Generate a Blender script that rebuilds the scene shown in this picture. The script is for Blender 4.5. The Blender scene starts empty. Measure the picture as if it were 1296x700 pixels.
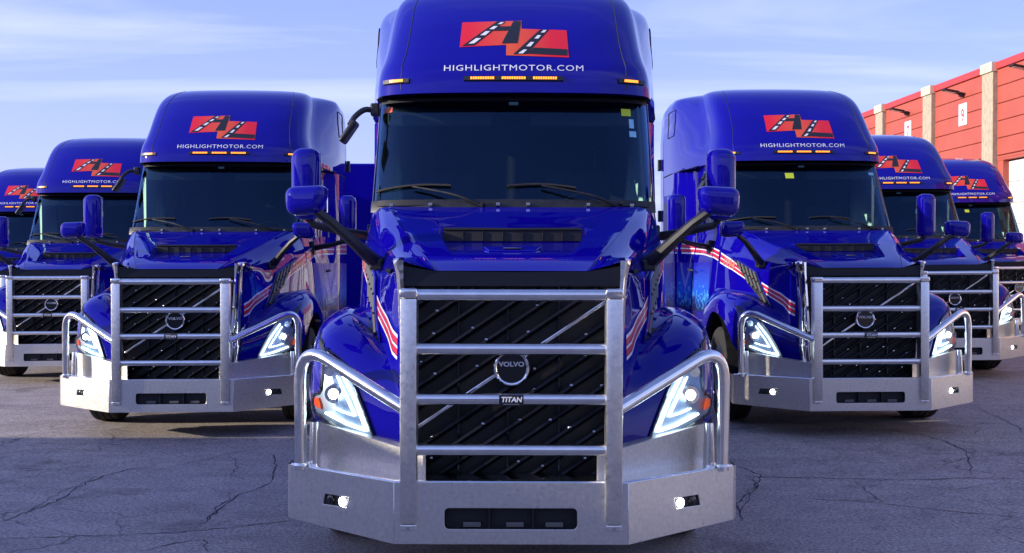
import bpy, bmesh, math, random
import numpy as np
from mathutils import Vector, Matrix
from mathutils.bvhtree import BVHTree
random.seed(7); rng = np.random.RandomState(3)
R = math.radians; PI = math.pi
scene = bpy.context.scene
COL = scene.collection

# ---------------------------------------------------------------- camera
CAM_H = 1.679
cam_d = bpy.data.cameras.new('camera'); cam = bpy.data.objects.new('camera', cam_d); COL.objects.link(cam)
cam_d.sensor_width = 36.0; cam_d.lens = 1400.6 / 1296 * 36.0
cam_d.clip_start = 0.05; cam_d.clip_end = 3000
cam.location = (0, 0, CAM_H)
cam.rotation_euler = (Matrix.Rotation(PI/2 - 0.00924, 4, 'X') @ Matrix.Rotation(0.00207, 4, 'Z')).to_euler()
scene.camera = cam
scene.render.resolution_x = 1024; scene.render.resolution_y = 553
scene.render.engine = 'CYCLES'
scene.cycles.max_bounces = 8; scene.cycles.caustics_reflective = False; scene.cycles.caustics_refractive = False
scene.cycles.transparent_max_bounces = 12
scene.cycles.sample_clamp_indirect = 6.0
scene.cycles.use_denoising = True
scene.view_settings.view_transform = 'Standard'; scene.view_settings.look = 'None'
scene.view_settings.exposure = 1.28; scene.view_settings.gamma = 1.0

# ---------------------------------------------------------------- sky and sun
SUN_EL = R(15.5); SUN_AZ = R(259)     # azimuth of the sun, clockwise from +Y: behind the camera, to the left
world = bpy.data.worlds.new('World'); scene.world = world; world.use_nodes = True
nt = world.node_tree; nt.nodes.clear()
def wn(t, **kw):
    n = nt.nodes.new(t)
    for k, v in kw.items(): setattr(n, k, v)
    return n
wo = wn('ShaderNodeOutputWorld'); bg = wn('ShaderNodeBackground'); bg.inputs['Strength'].default_value = 0.12
sky = wn('ShaderNodeTexSky'); sky.sky_type = 'NISHITA'; sky.sun_disc = False
sky.sun_elevation = SUN_EL; sky.sun_rotation = SUN_AZ
sky.air_density = 1.0; sky.dust_density = 0.6; sky.ozone_density = 3.0
tint = wn('ShaderNodeMixRGB', blend_type='MULTIPLY'); tint.inputs[0].default_value = 1.0
tint.inputs[2].default_value = (1.10, 0.93, 1.22, 1)
tc = wn('ShaderNodeTexCoord')
sep = wn('ShaderNodeSeparateXYZ'); nt.links.new(tc.outputs['Generated'], sep.inputs[0])
# wispy high cloud: noise on the sky plane direction / z
zc = wn('ShaderNodeMath', operation='MAXIMUM'); zc.inputs[1].default_value = 0.0; nt.links.new(sep.outputs['Z'], zc.inputs[0])
za = wn('ShaderNodeMath', operation='ADD'); za.inputs[1].default_value = 0.12; nt.links.new(zc.outputs[0], za.inputs[0])
dx = wn('ShaderNodeMath', operation='DIVIDE'); nt.links.new(sep.outputs['X'], dx.inputs[0]); nt.links.new(za.outputs[0], dx.inputs[1])
dy = wn('ShaderNodeMath', operation='DIVIDE'); nt.links.new(sep.outputs['Y'], dy.inputs[0]); nt.links.new(za.outputs[0], dy.inputs[1])
cmb = wn('ShaderNodeCombineXYZ'); nt.links.new(dx.outputs[0], cmb.inputs[0]); nt.links.new(dy.outputs[0], cmb.inputs[1])
mp = wn('ShaderNodeMapping'); mp.inputs['Scale'].default_value = (0.42, 1.5, 1); mp.inputs['Rotation'].default_value = (0, 0, R(24))
mp.inputs['Location'].default_value = (1.3, 0.4, 0)
nt.links.new(cmb.outputs[0], mp.inputs[0])
nz = wn('ShaderNodeTexNoise'); nz.inputs['Scale'].default_value = 0.75; nz.inputs['Detail'].default_value = 7; nz.inputs['Roughness'].default_value = 0.55
nz.inputs['Distortion'].default_value = 0.6
nt.links.new(mp.outputs[0], nz.inputs['Vector'])
cr = wn('ShaderNodeValToRGB'); cr.color_ramp.elements[0].position = 0.50; cr.color_ramp.elements[1].position = 0.74
cr.color_ramp.elements[0].color = (0, 0, 0, 1); cr.color_ramp.elements[1].color = (0.6, 0.6, 0.6, 1)
nt.links.new(nz.outputs['Fac'], cr.inputs[0])
cm = wn('ShaderNodeMixRGB', blend_type='MIX')
cm.inputs[2].default_value = (3.5, 3.8, 5.0, 1)
veil = wn('ShaderNodeMixRGB', blend_type='MIX'); veil.inputs[0].default_value = 0.68; veil.inputs[2].default_value = (1.62, 1.92, 4.5, 1)   # thin even haze of high cloud
vf = wn('ShaderNodeMapRange'); vf.inputs[1].default_value = 0.0; vf.inputs[2].default_value = 0.75; vf.inputs[3].default_value = 0.78; vf.inputs[4].default_value = 0.10
vg = wn('ShaderNodeMapRange'); vg.inputs[1].default_value = 0.05; vg.inputs[2].default_value = 0.30; nt.links.new(zc.outputs[0], vg.inputs[0])
vc = wn('ShaderNodeMixRGB', blend_type='MIX'); vc.inputs[1].default_value = (1.75, 2.03, 4.2, 1); vc.inputs[2].default_value = (1.02, 1.25, 3.6, 1); nt.links.new(vg.outputs[0], vc.inputs[0]); nt.links.new(vc.outputs[0], veil.inputs[2])
nt.links.new(zc.outputs[0], vf.inputs[0]); nt.links.new(vf.outputs[0], veil.inputs[0])
nt.links.new(sky.outputs[0], tint.inputs[1]); nt.links.new(tint.outputs[0], veil.inputs[1]); nt.links.new(veil.outputs[0], cm.inputs[1]); nt.links.new(cr.outputs[0], cm.inputs[0])
nt.links.new(cm.outputs[0], bg.inputs[0]); nt.links.new(bg.outputs[0], wo.inputs[0])

sun_d = bpy.data.lights.new('sun', 'SUN'); sun_d.energy = 2.5; sun_d.angle = R(0.5); sun_d.color = (1.0, 0.90, 0.74)
sun = bpy.data.objects.new('sun', sun_d); COL.objects.link(sun)
sdir = Vector((math.sin(SUN_AZ) * math.cos(SUN_EL), math.cos(SUN_AZ) * math.cos(SUN_EL), math.sin(SUN_EL)))
sun.rotation_euler = sdir.to_track_quat('Z', 'Y').to_euler(); sun.location = (-10, -10, 12)

# ---------------------------------------------------------------- materials
def mat(name, color, rough=0.5, metal=0.0, coat=0.0, coatr=0.03, emit=None, es=0.0, spec=None, ior=None):
    m = bpy.data.materials.new(name); m.use_nodes = True
    b = m.node_tree.nodes['Principled BSDF']
    b.inputs['Base Color'].default_value = (*color, 1); b.inputs['Roughness'].default_value = rough
    b.inputs['Metallic'].default_value = metal; b.inputs['Coat Weight'].default_value = coat; b.inputs['Coat Roughness'].default_value = coatr
    if emit: b.inputs['Emission Color'].default_value = (*emit, 1); b.inputs['Emission Strength'].default_value = es
    if spec is not None: b.inputs['Specular IOR Level'].default_value = spec
    if ior: b.inputs['IOR'].default_value = ior
    return m
def nd(m, t, **kw):
    n = m.node_tree.nodes.new(t)
    for k, v in kw.items():
        if k in ('operation', 'blend_type', 'feature', 'distance', 'noise_dimensions', 'data_type', 'gradient_type'): setattr(n, k, v)
        else: n.inputs[k].default_value = v
    return n
def lk(m, a, b): m.node_tree.links.new(a, b)
def bs(m): return m.node_tree.nodes['Principled BSDF']
def noise_var(m, base_lo, base_hi, scale, detail=5, rlo=None, rhi=None, bump=0.0, bscale=None, coord='Object', stretch=(1, 1, 1)):
    t = nd(m, 'ShaderNodeTexCoord'); mpn = nd(m, 'ShaderNodeMapping'); mpn.inputs['Scale'].default_value = stretch
    lk(m, t.outputs[coord], mpn.inputs[0])
    n = nd(m, 'ShaderNodeTexNoise', Scale=scale, Detail=detail); lk(m, mpn.outputs[0], n.inputs['Vector'])
    r = nd(m, 'ShaderNodeValToRGB'); r.color_ramp.elements[0].position = .32; r.color_ramp.elements[1].position = .68
    r.color_ramp.elements[0].color = (*base_lo, 1); r.color_ramp.elements[1].color = (*base_hi, 1)
    lk(m, n.outputs['Fac'], r.inputs[0]); lk(m, r.outputs[0], bs(m).inputs['Base Color'])
    if rlo is not None:
        q = nd(m, 'ShaderNodeMapRange'); q.inputs[1].default_value = .3; q.inputs[2].default_value = .7; q.inputs[3].default_value = rlo; q.inputs[4].default_value = rhi
        lk(m, n.outputs['Fac'], q.inputs[0]); lk(m, q.outputs[0], bs(m).inputs['Roughness'])
    if bump:
        n2 = nd(m, 'ShaderNodeTexNoise', Scale=bscale or scale * 6, Detail=3); lk(m, mpn.outputs[0], n2.inputs['Vector'])
        b = nd(m, 'ShaderNodeBump', Strength=bump, Distance=.002); lk(m, n2.outputs['Fac'], b.inputs['Height']); lk(m, b.outputs[0], bs(m).inputs['Normal'])
    return m
M = {}
M['blue'] = mat('blue_paint', (0.006, 0.0015, 0.27), .4, .0, 1.0, .012, spec=.0)
noise_var(M['blue'], (0.004, 0.0014, 0.25), (0.0045, 0.0016, 0.28), 3.0, 4)
bs(M['blue']).inputs['Coat IOR'].default_value = 1.46
M['alu'] = mat('brushed_aluminium', (.62, .62, .62), .3, 1.0)
noise_var(M['alu'], (.82, .79, .72), (.93, .90, .82), 48, 10, .27, .37, .45, 240)
M['alud'] = mat('dull_aluminium', (.6, .6, .58), .5, 1.0); noise_var(M['alud'], (.52, .50, .46), (.66, .64, .59), 60, 10, .40, .52, .4, 240)
M['tube'] = mat('polished_tube', (.9, .88, .84), .16, 1.0)
noise_var(M['tube'], (.84, .82, .78), (.95, .93, .88), 14, 5, .10, .22)
M['chrome'] = mat('chrome', (.85, .85, .86), .05, 1.0)
M['black'] = mat('black_plastic', (.012, .012, .014), .45); noise_var(M['black'], (.009, .009, .011), (.018, .018, .02), 20, 4, .35, .55)
M['gloss'] = mat('gloss_black', (.006, .006, .008), .12, 0, .5)
M['header'] = mat('header_black', (.006, .006, .010), .30, spec=.25)
M['grillemesh'] = mat('grille_mesh_black', (.006, .006, .006), .5)
M['rubber'] = mat('tyre_rubber', (.022, .021, .02), .8); noise_var(M['rubber'], (.015, .015, .015), (.035, .032, .028), 12, 5, .7, .9, .4, 90)
M['rim'] = mat('wheel_rim', (.6, .6, .6), .3, 1.0)
M['frame'] = mat('chassis_black', (.02, .02, .022), .6)
M['seat'] = mat('seat_fabric', (.022, .022, .026), .9)
M['dash'] = mat('dashboard_plastic', (.02, .022, .026), .6)
M['liner'] = mat('cab_lining', (.02, .02, .025), .9)
M['gasket'] = mat('black_gasket', (.01, .01, .012), .6)
M['trimgrey'] = mat('grey_pillar_trim', (.16, .155, .14), .4, .2)
M['white'] = mat('white_print', (.85, .85, .87), .4, 0, .8)
M['red'] = mat('red_print', (.62, .012, .03), .4, 0, .8)
M['roadblack'] = mat('black_print', (.012, .012, .012), .4, 0, .6)
M['amberl'] = mat('amber_lamp', (.8, .25, .02), .3, 0, emit=(1, .25, .02), es=1.1)
M['amber'] = mat('amber_reflector', (.65, .06, .01), .15, 0, 1, emit=(1, .12, .01), es=.25)
M['led'] = mat('white_led_strip', (.9, .9, .9), .3, emit=(.80, .93, 1.0), es=2.3)
M['beam'] = mat('headlamp_beam', (.9, .9, .9), .3, emit=(.85, .94, 1.0), es=6)
M['lamphouse'] = mat('headlamp_housing', (.42, .52, .66), .38, .6)
M['fogbulb'] = mat('fog_lamp_bulb', (.9, .9, .9), .3, emit=(.95, .97, 1.0), es=6)
M['edge_light'] = mat('pale_edge_light', (.8, .82, .66), .9)  # pale tone standing for light along the glass edges
M['sticker_y'] = mat('yellow_sticker', (.55, .65, .03), .5)
M['sticker_b'] = mat('light_blue_sticker', (.25, .55, .70), .5)
M['sticker_o'] = mat('orange_sticker', (.7, .12, .03), .5)
M['salmon'] = mat('salmon_print', (.85, .22, .16), .4, 0, .8)
def glass(name, tintc, ior=1.5, rough=0.0, film=0.0, refl=(.95, .97, 1)):
    m = bpy.data.materials.new(name); m.use_nodes = True; t = m.node_tree; t.nodes.clear()
    o = t.nodes.new('ShaderNodeOutputMaterial'); mx = t.nodes.new('ShaderNodeMixShader'); tr = t.nodes.new('ShaderNodeBsdfTransparent')
    g = t.nodes.new('ShaderNodeBsdfGlossy'); f = t.nodes.new('ShaderNodeFresnel'); f.inputs[0].default_value = ior
    tr.inputs[0].default_value = (*tintc, 1); g.inputs['Roughness'].default_value = rough; g.inputs[0].default_value = (*refl, 1)
    df = t.nodes.new('ShaderNodeBsdfDiffuse'); df.inputs[0].default_value = (.22, .48, .62, 1); m0 = t.nodes.new('ShaderNodeMixShader'); m0.inputs[0].default_value = film
    t.links.new(tr.outputs[0], m0.inputs[1]); t.links.new(df.outputs[0], m0.inputs[2])
    t.links.new(f.outputs[0], mx.inputs[0]); t.links.new(m0.outputs[0], mx.inputs[1]); t.links.new(g.outputs[0], mx.inputs[2]); t.links.new(mx.outputs[0], o.inputs[0])
    return m
M['glass'] = glass('tinted_windshield_glass', (.62, .86, .86), 1.7, film=.0, refl=(.34, .62, 1.0))
M['sideglass'] = glass('door_window_glass', (.78, .95, .86), 1.5)
M['lens'] = glass('clear_lamp_lens', (.9, .95, .97), 1.45)
# logo prints: red to orange across the card
def card(name, x0, c0, x1, c1):
    m = mat(name, c0, .4, 0, .8)
    t = nd(m, 'ShaderNodeTexCoord'); s = nd(m, 'ShaderNodeSeparateXYZ'); lk(m, t.outputs['Object'], s.inputs[0])
    q = nd(m, 'ShaderNodeMapRange'); q.inputs[1].default_value = x0; q.inputs[2].default_value = x1; lk(m, s.outputs[0], q.inputs[0])
    r = nd(m, 'ShaderNodeValToRGB'); r.color_ramp.elements[0].color = (*c0, 1); r.color_ramp.elements[1].color = (*c1, 1)
    lk(m, q.outputs[0], r.inputs[0]); lk(m, r.outputs[0], bs(m).inputs['Base Color']); return m
M['cardA'] = card('logo_card_left', -.33, (.80, .006, .015), .03, (.80, .10, .02))
M['cardB'] = card('logo_card_right', -.02, (.80, .10, .02), .28, (.80, .006, .015))

# ---------------------------------------------------------------- mesh helpers
def link(name, me, parent=None, kind=None, label=None):
    o = bpy.data.objects.new(name, me); COL.objects.link(o)
    if parent is not None: o.parent = parent
    if kind: o['kind'] = kind
    if label: o['label'] = label
    return o
def mk(name, vs, fs, m, parent=None, smooth=False, ang=35, bevel=0, seg=2, **kw):
    me = bpy.data.meshes.new(name)
    bm = bmesh.new()
    bv = [bm.verts.new(v) for v in vs]
    for f in fs:
        try: bm.faces.new([bv[i] for i in f])
        except ValueError: pass
    bmesh.ops.remove_doubles(bm, verts=bm.verts, dist=1e-5)
    bmesh.ops.recalc_face_normals(bm, faces=bm.faces)
    if bevel:
        es = [e for e in bm.edges if len(e.link_faces) == 2 and e.calc_face_angle(0) > R(30)]
        bmesh.ops.bevel(bm, geom=es, offset=bevel, segments=seg, profile=.5, affect='EDGES', clamp_overlap=True)
    bm.to_mesh(me); bm.free()
    me.materials.append(m if not isinstance(m, str) else M[m])
    if smooth:
        me.shade_smooth(); me.set_sharp_from_angle(angle=R(ang))
    return link(name, me, parent, **kw)
class Acc:
    def __init__(s): s.v = []; s.f = []
    def add(s, vs, fs):
        n = len(s.v); s.v += [tuple(v) for v in vs]; s.f += [tuple(i + n for i in f) for f in fs]; return s
    def box(s, x0, x1, y0, y1, z0, z1, mtx=None):
        vs = [Vector((x, y, z)) for x in (x0, x1) for y in (y0, y1) for z in (z0, z1)]
        if mtx: vs = [mtx @ v for v in vs]
        return s.add(vs, [(0, 1, 3, 2), (4, 6, 7, 5), (0, 4, 5, 1), (2, 3, 7, 6), (0, 2, 6, 4), (1, 5, 7, 3)])
    def tube(s, pts, r, n=12, caps=True, up=(0, 0, 1)):
        pts = [Vector(p) for p in pts]; rs = r if isinstance(r, (list, tuple)) else [r] * len(pts)
        rings = []; ref = None
        for i, p in enumerate(pts):
            d = (pts[min(i + 1, len(pts) - 1)] - pts[max(i - 1, 0)]).normalized()
            if ref is None:
                ref = Vector(up) if abs(d.dot(Vector(up))) < .9 else Vector((1, 0, 0))
            a = (ref - d * ref.dot(d)).normalized(); b = d.cross(a); ref = a
            rings.append([p + (a * math.cos(t) + b * math.sin(t)) * rs[i] for t in [2 * PI * k / n for k in range(n)]])
        vs = [v for rg in rings for v in rg]
        fs = [(i * n + k, i * n + (k + 1) % n, (i + 1) * n + (k + 1) % n, (i + 1) * n + k) for i in range(len(pts) - 1) for k in range(n)]
        if caps: fs += [tuple(range(n)), tuple(range((len(pts) - 1) * n, len(pts) * n))]
        return s.add(vs, fs)
    def grid(s, P, flip=False):
        h = len(P); w = len(P[0])
        return s.add([p for row in P for p in row], [(i * w + j, i * w + j + 1, (i + 1) * w + j + 1, (i + 1) * w + j) for i in range(h - 1) for j in range(w - 1)])
    def prism(s, poly, a, b):      # poly of 3D points at front, offset vector to the back
        n = len(poly); off = Vector(b)
        p0 = [Vector(p) + Vector(a) for p in poly]; p1 = [p + off for p in p0]
        return s.add(p0 + p1, [tuple(range(n)), tuple(range(2 * n - 1, n - 1, -1))] + [(i, (i + 1) % n, n + (i + 1) % n, n + i) for i in range(n)])
    def mk(s, name, m, parent=None, **kw): return mk(name, s.v, s.f, m, parent, **kw)
def catmull(P, sub):
    P = np.asarray(P, float); n = len(P); out = []
    for i in range(n - 1):
        p1, p2 = P[i], P[i + 1]
        p0 = P[i - 1] if i > 0 else 2 * p1 - p2
        p3 = P[i + 2] if i + 2 < n else 2 * p2 - p1
        for k in range(sub):
            t = k / sub
            out.append(.5 * ((2 * p1) + (p2 - p0) * t + (2 * p0 - 5 * p1 + 4 * p2 - p3) * t * t + (3 * p1 - p0 - 3 * p2 + p3) * t ** 3))
    out.append(P[-1]); return np.array(out)
def smooth_path(pts, sub=6): return [tuple(p) for p in catmull(pts, sub)]
def fillet(pts, r, n=7):
    pts = [Vector(p) for p in pts]; out = [pts[0]]
    for i in range(1, len(pts) - 1):
        a = (pts[i - 1] - pts[i]); b = (pts[i + 1] - pts[i]); la, lb = a.length, b.length
        q = min(r, la * .45, lb * .45); A = pts[i] + a / la * q; B = pts[i] + b / lb * q
        for k in range(n + 1):
            t = k / n; out.append((1 - t) ** 2 * A + 2 * t * (1 - t) * pts[i] + t * t * B)
    out.append(pts[-1]); return out
def rrect(x0, x1, z0, z1, r, n=4):
    out = []
    for cx, cz, a0 in ((x1 - r, z1 - r, 0), (x0 + r, z1 - r, 90), (x0 + r, z0 + r, 180), (x1 - r, z0 + r, 270)):
        for k in range(n + 1):
            a = R(a0 + 90 * k / n); out.append((cx + r * math.cos(a), cz + r * math.sin(a)))
    return out
def plate(name, outer, holes, th, mtx, m, parent, bev=.002, **kw):
    """flat plate with true holes: filled 2D outline given thickness, placed by mtx (local x, y=up, z=normal)"""
    cu = bpy.data.curves.new(name, 'CURVE'); cu.dimensions = '2D'; cu.fill_mode = 'BOTH'; cu.extrude = th / 2; cu.bevel_depth = bev; cu.bevel_resolution = 1; cu.offset = -bev
    for loop in [outer] + holes:
        sp = cu.splines.new('POLY'); sp.points.add(len(loop) - 1); sp.use_cyclic_u = True
        for i, (a, b) in enumerate(loop): sp.points[i].co = (a, b, 0, 1)
    tmp = bpy.data.objects.new('tmp', cu); COL.objects.link(tmp)
    me = bpy.data.meshes.new_from_object(tmp.evaluated_get(bpy.context.evaluated_depsgraph_get()))
    bpy.data.objects.remove(tmp); bpy.data.curves.remove(cu)
    me.transform(mtx); me.materials.clear(); me.materials.append(M[m] if isinstance(m, str) else m)
    me.name = name
    return link(name, me, parent, **kw)
def text_mesh(txt, size, xscale=1.0, offset=0.0, extr=0.0, align='CENTER', spacing=1.0, shear=0):
    cu = bpy.data.curves.new('lettering', 'FONT'); cu.body = txt; cu.size = size; cu.align_x = align; cu.offset = offset; cu.extrude = extr; cu.space_character = spacing; cu.resolution_u = 3; cu.shear = shear
    tmp = bpy.data.objects.new('tmp', cu); COL.objects.link(tmp)
    me = bpy.data.meshes.new_from_object(tmp.evaluated_get(bpy.context.evaluated_depsgraph_get()))
    bpy.data.objects.remove(tmp)
    vs = [(v.co.x * xscale, v.co.y, v.co.z) for v in me.vertices]; fs = [tuple(p.vertices) for p in me.polygons]
    bpy.data.meshes.remove(me); return vs, fs
def top(o, label, cat, group=None):
    o['label'] = label; o['category'] = cat
    if group: o['group'] = group
    return o
def empty(name, loc=(0, 0, 0), rot=(0, 0, 0)):
    o = bpy.data.objects.new(name, None); COL.objects.link(o); o.location = loc; o.rotation_euler = rot; o.empty_display_size = .2; return o

# ---------------------------------------------------------------- ground
def gz(x, y):
    xx = max(-14, min(14, x)); yy = max(0.0, min(24, y) - 6)
    return .00085 * xx * yy * (1.0 if xx > 0 else .55)
M['asphalt'] = mat('cracked_asphalt', (.1, .1, .1), .85)
def asphalt(m):
    b = bs(m); t = nd(m, 'ShaderNodeTexCoord')
    big = nd(m, 'ShaderNodeTexNoise', Scale=.35, Detail=5); mid = nd(m, 'ShaderNodeTexNoise', Scale=3.2, Detail=8, Roughness=.65)
    fine = nd(m, 'ShaderNodeTexNoise', Scale=42, Detail=6, Roughness=.85); vor = nd(m, 'ShaderNodeTexVoronoi', Scale=150)
    mps = nd(m, 'ShaderNodeMapping'); mps.inputs['Scale'].default_value = (.5, 2.2, 1); lk(m, t.outputs['Object'], mps.inputs[0])
    st = nd(m, 'ShaderNodeTexNoise', Scale=1.4, Detail=6, Distortion=.8); lk(m, mps.outputs[0], st.inputs['Vector'])
    for n in (big, mid, fine, vor): lk(m, t.outputs['Object'], n.inputs['Vector'])
    r1 = nd(m, 'ShaderNodeValToRGB'); r1.color_ramp.elements[0].position = .3; r1.color_ramp.elements[1].position = .7
    r1.color_ramp.elements[0].color = (.345, .30, .275, 1); r1.color_ramp.elements[1].color = (.47, .415, .375, 1)
    lk(m, mid.outputs['Fac'], r1.inputs[0])
    m1 = nd(m, 'ShaderNodeMixRGB', blend_type='MULTIPLY', Fac=.8); r2 = nd(m, 'ShaderNodeValToRGB')
    r2.color_ramp.elements[0].position = .40; r2.color_ramp.elements[1].position = .62; r2.color_ramp.elements[0].color = (.30, .30, .32, 1); r2.color_ramp.elements[1].color = (1.7, 1.66, 1.6, 1)
    lk(m, fine.outputs['Fac'], r2.inputs[0]); lk(m, r1.outputs[0], m1.inputs[1]); lk(m, r2.outputs[0], m1.inputs[2])
    m2 = nd(m, 'ShaderNodeMixRGB', blend_type='MULTIPLY', Fac=.7); r3 = nd(m, 'ShaderNodeValToRGB')
    r3.color_ramp.elements[0].position = .35; r3.color_ramp.elements[1].position = .65; r3.color_ramp.elements[0].color = (.86, .85, .85, 1); r3.color_ramp.elements[1].color = (1.08, 1.07, 1.05, 1)
    lk(m, st.outputs['Fac'], r3.inputs[0]); lk(m, m1.outputs[0], m2.inputs[1]); lk(m, r3.outputs[0], m2.inputs[2])
    # hairline crazing
    dn = nd(m, 'ShaderNodeTexNoise', Scale=2.5, Detail=6); lk(m, t.outputs['Object'], dn.inputs['Vector'])
    mx = nd(m, 'ShaderNodeMixRGB', blend_type='ADD', Fac=.35); lk(m, t.outputs['Object'], mx.inputs[1]); lk(m, dn.outputs['Color'], mx.inputs[2])
    ve = nd(m, 'ShaderNodeTexVoronoi', feature='DISTANCE_TO_EDGE', Scale=1.1); lk(m, mx.outputs[0], ve.inputs['Vector'])
    ce = nd(m, 'ShaderNodeValToRGB'); ce.color_ramp.elements[0].position = .0; ce.color_ramp.elements[1].position = .012
    ce.color_ramp.elements[0].color = (.35, .35, .35, 1); ce.color_ramp.elements[1].color = (1, 1, 1, 1); lk(m, ve.outputs['Distance'], ce.inputs[0])
    gate = nd(m, 'ShaderNodeValToRGB'); gate.color_ramp.elements[0].position = .48; gate.color_ramp.elements[1].position = .6; lk(m, big.outputs['Fac'], gate.inputs[0])
    m3 = nd(m, 'ShaderNodeMixRGB', blend_type='MULTIPLY'); lk(m, gate.outputs[0], m3.inputs[0]); lk(m, m2.outputs[0], m3.inputs[1]); lk(m, ce.outputs[0], m3.inputs[2])
    sn = nd(m, 'ShaderNodeTexNoise', Scale=1.15, Detail=7, Roughness=.62); lk(m, t.outputs['Object'], sn.inputs['Vector'])      # oil and tyre stains, pale worn spots
    sr = nd(m, 'ShaderNodeValToRGB'); sr.color_ramp.elements[0].position = .30; sr.color_ramp.elements[1].position = .42
    sr.color_ramp.elements[0].color = (.55, .54, .55, 1); sr.color_ramp.elements[1].color = (1, 1, 1, 1); wp_ = sr.color_ramp.elements.new(.66); wp_.color = (1, 1, 1, 1); w2_ = sr.color_ramp.elements.new(.76); w2_.color = (1.22, 1.18, 1.12, 1)
    lk(m, sn.outputs['Fac'], sr.inputs[0]); m4 = nd(m, 'ShaderNodeMixRGB', blend_type='MULTIPLY', Fac=1.0); lk(m, m3.outputs[0], m4.inputs[1]); lk(m, sr.outputs[0], m4.inputs[2])
    lk(m, m4.outputs[0], b.inputs['Base Color'])
    bp = nd(m, 'ShaderNodeBump', Strength=.7, Distance=.006); add = nd(m, 'ShaderNodeMath', operation='ADD'); lk(m, fine.outputs['Fac'], add.inputs[0]); lk(m, vor.outputs['Distance'], add.inputs[1])
    lk(m, add.outputs[0], bp.inputs['Height']); lk(m, bp.outputs[0], b.inputs['Normal'])
asphalt(M['asphalt'])
gx = sorted(set([-1500, -600, -250, -100, -60, -40, -30, -22] + list(np.arange(-16, 16.01, 1.0)) + [22, 30, 40, 60, 100, 250, 600, 1500]))
gy = sorted(set([-1500, -400, -100, -50, -25, -10] + list(np.arange(-2, 28.01, 1.0)) + [34, 45, 60, 90, 150, 300, 700, 2500]))
ground = Acc().grid([[(x, y, gz(x, y)) for x in gx] for y in gy]).mk('ground', 'asphalt', smooth=True, kind='structure')
M['crack'] = mat('crack_dark', (.04, .04, .048), .95)
def crack(px_pts, w=.02, seed=0, sub=7):
    """polyline on the ground (x, y metres) as a jagged dark fissure"""
    rr = random.Random(seed); P = catmull([(a, b, 0) for a, b in px_pts], sub)
    a = Acc(); L = []; Q = []
    for i, p in enumerate(P):
        d = P[min(i + 1, len(P) - 1)] - P[max(i - 1, 0)]; n = Vector((-d[1], d[0], 0)).normalized()
        s = rr.uniform(-.022, .022); ww = w * rr.uniform(.35, 1.2) * (0.25 if i in (0, len(P) - 1) else 1)
        c = Vector(p) + n * s
        ww *= .55; L.append((c.x + n.x * ww, c.y + n.y * ww, gz(c.x, c.y) + .003)); Q.append((c.x - n.x * ww, c.y - n.y * ww, gz(c.x, c.y) + .003))
    a.grid([L, Q]); return a.mk('asphalt_crack', 'crack', ground)
def gp(px, py):      # measured on the photograph: where a ground mark lies
    Y = CAM_H * 1400 / (py - 337); return (Y * (px - 648) / 1400, Y)
CR = [([(0, 663), (60, 640), (75, 634), (110, 612), (150, 598), (200, 590)], .012), ([(0, 684), (60, 682), (130, 679), (220, 676), (290, 669), (370, 660)], .010),
      ([(250, 668), (300, 630), (340, 612), (350, 590), (345, 575)], .010), ([(262, 660), (280, 640), (296, 632)], .010), ([(290, 575), (300, 590), (292, 602), (310, 608)], .008),
      ([(1060, 542), (1140, 548), (1190, 558), (1225, 575), (1230, 600)], .012), ([(930, 603), (1050, 606), (1140, 608), (1230, 606), (1296, 606)], .012),
      ([(1020, 632), (1080, 634), (1140, 640), (1210, 648), (1296, 655)], .011), ([(1085, 610), (1100, 622), (1120, 636)], .008), ([(1225, 604), (1240, 606)], .01),
      ([(932, 590), (962, 603), (950, 622), (935, 640), (940, 660)], .012), ([(945, 605), (958, 612), (938, 655)], .010), ([(0, 575), (60, 568), (140, 572), (220, 566)], .008),
      ([(1240, 520), (1275, 535), (1296, 548)], .010), ([(120, 606), (70, 628), (30, 655)], .006), ([(180, 700), (250, 685), (262, 700)], .010), ([(225, 590), (290, 575), (330, 568)], .008)]
for i, (pp, w) in enumerate(CR): crack([gp(*q) for q in pp], w, i)

# ---------------------------------------------------------------- the highway tractor, built once in its own frame
# x to the picture's right, y from the front guard towards the rear, z up
truck = empty('semi_truck')
def sym(fn):
    return [fn(-1), fn(1)]
# ---- cab shell defined by horizontal slices
ZK = [.95, 1.4, 1.75, 2.08, 2.3, 2.6, 2.88]
def interp(z, tab):
    zs = [t[0] for t in tab]; return [float(np.interp(z, zs, [t[k] for t in tab])) for k in range(1, len(tab[0]))]
def spl(tab, n=12):      # smooth version of a table
    P = catmull(tab, n); return [tuple(p) for p in P]
LOW = [(.90, 1.80, 1.08, 1.20), (1.4, 1.78, 1.08, 1.21), (1.75, 1.76, 1.05, 1.21), (2.08, 1.74, .995, 1.21)]
WIN = [(2.08, 1.74, .995, 1.21), (2.3, 1.885, .998, 1.21), (2.6, 2.085, 1.002, 1.20), (2.90, 2.285, 1.005, 1.20)]
TOPT = spl([(2.90, 2.16, 1.015, 1.20), (3.0, 2.175, 1.012, 1.20), (3.1, 2.215, 1.0, 1.20), (3.2, 2.29, .975, 1.20), (3.3, 2.37, .96, 1.20), (3.45, 2.50, .95, 1.20), (3.6, 2.66, .945, 1.19), (3.72, 2.82, .93, 1.19),
            (3.82, 3.02, .90, 1.17), (3.89, 3.25, .86, 1.13), (3.94, 3.50, .79, 1.08), (3.975, 3.75, .70, .99), (3.99, 3.95, .60, .88)], 4)
OFF = [(0, 0), (.2, .004), (.4, .014), (.6, .036), (.76, .075), (.88, .135), (.94, .20), (.972, .28), (.99, .38), (1.003, .50)]
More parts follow.
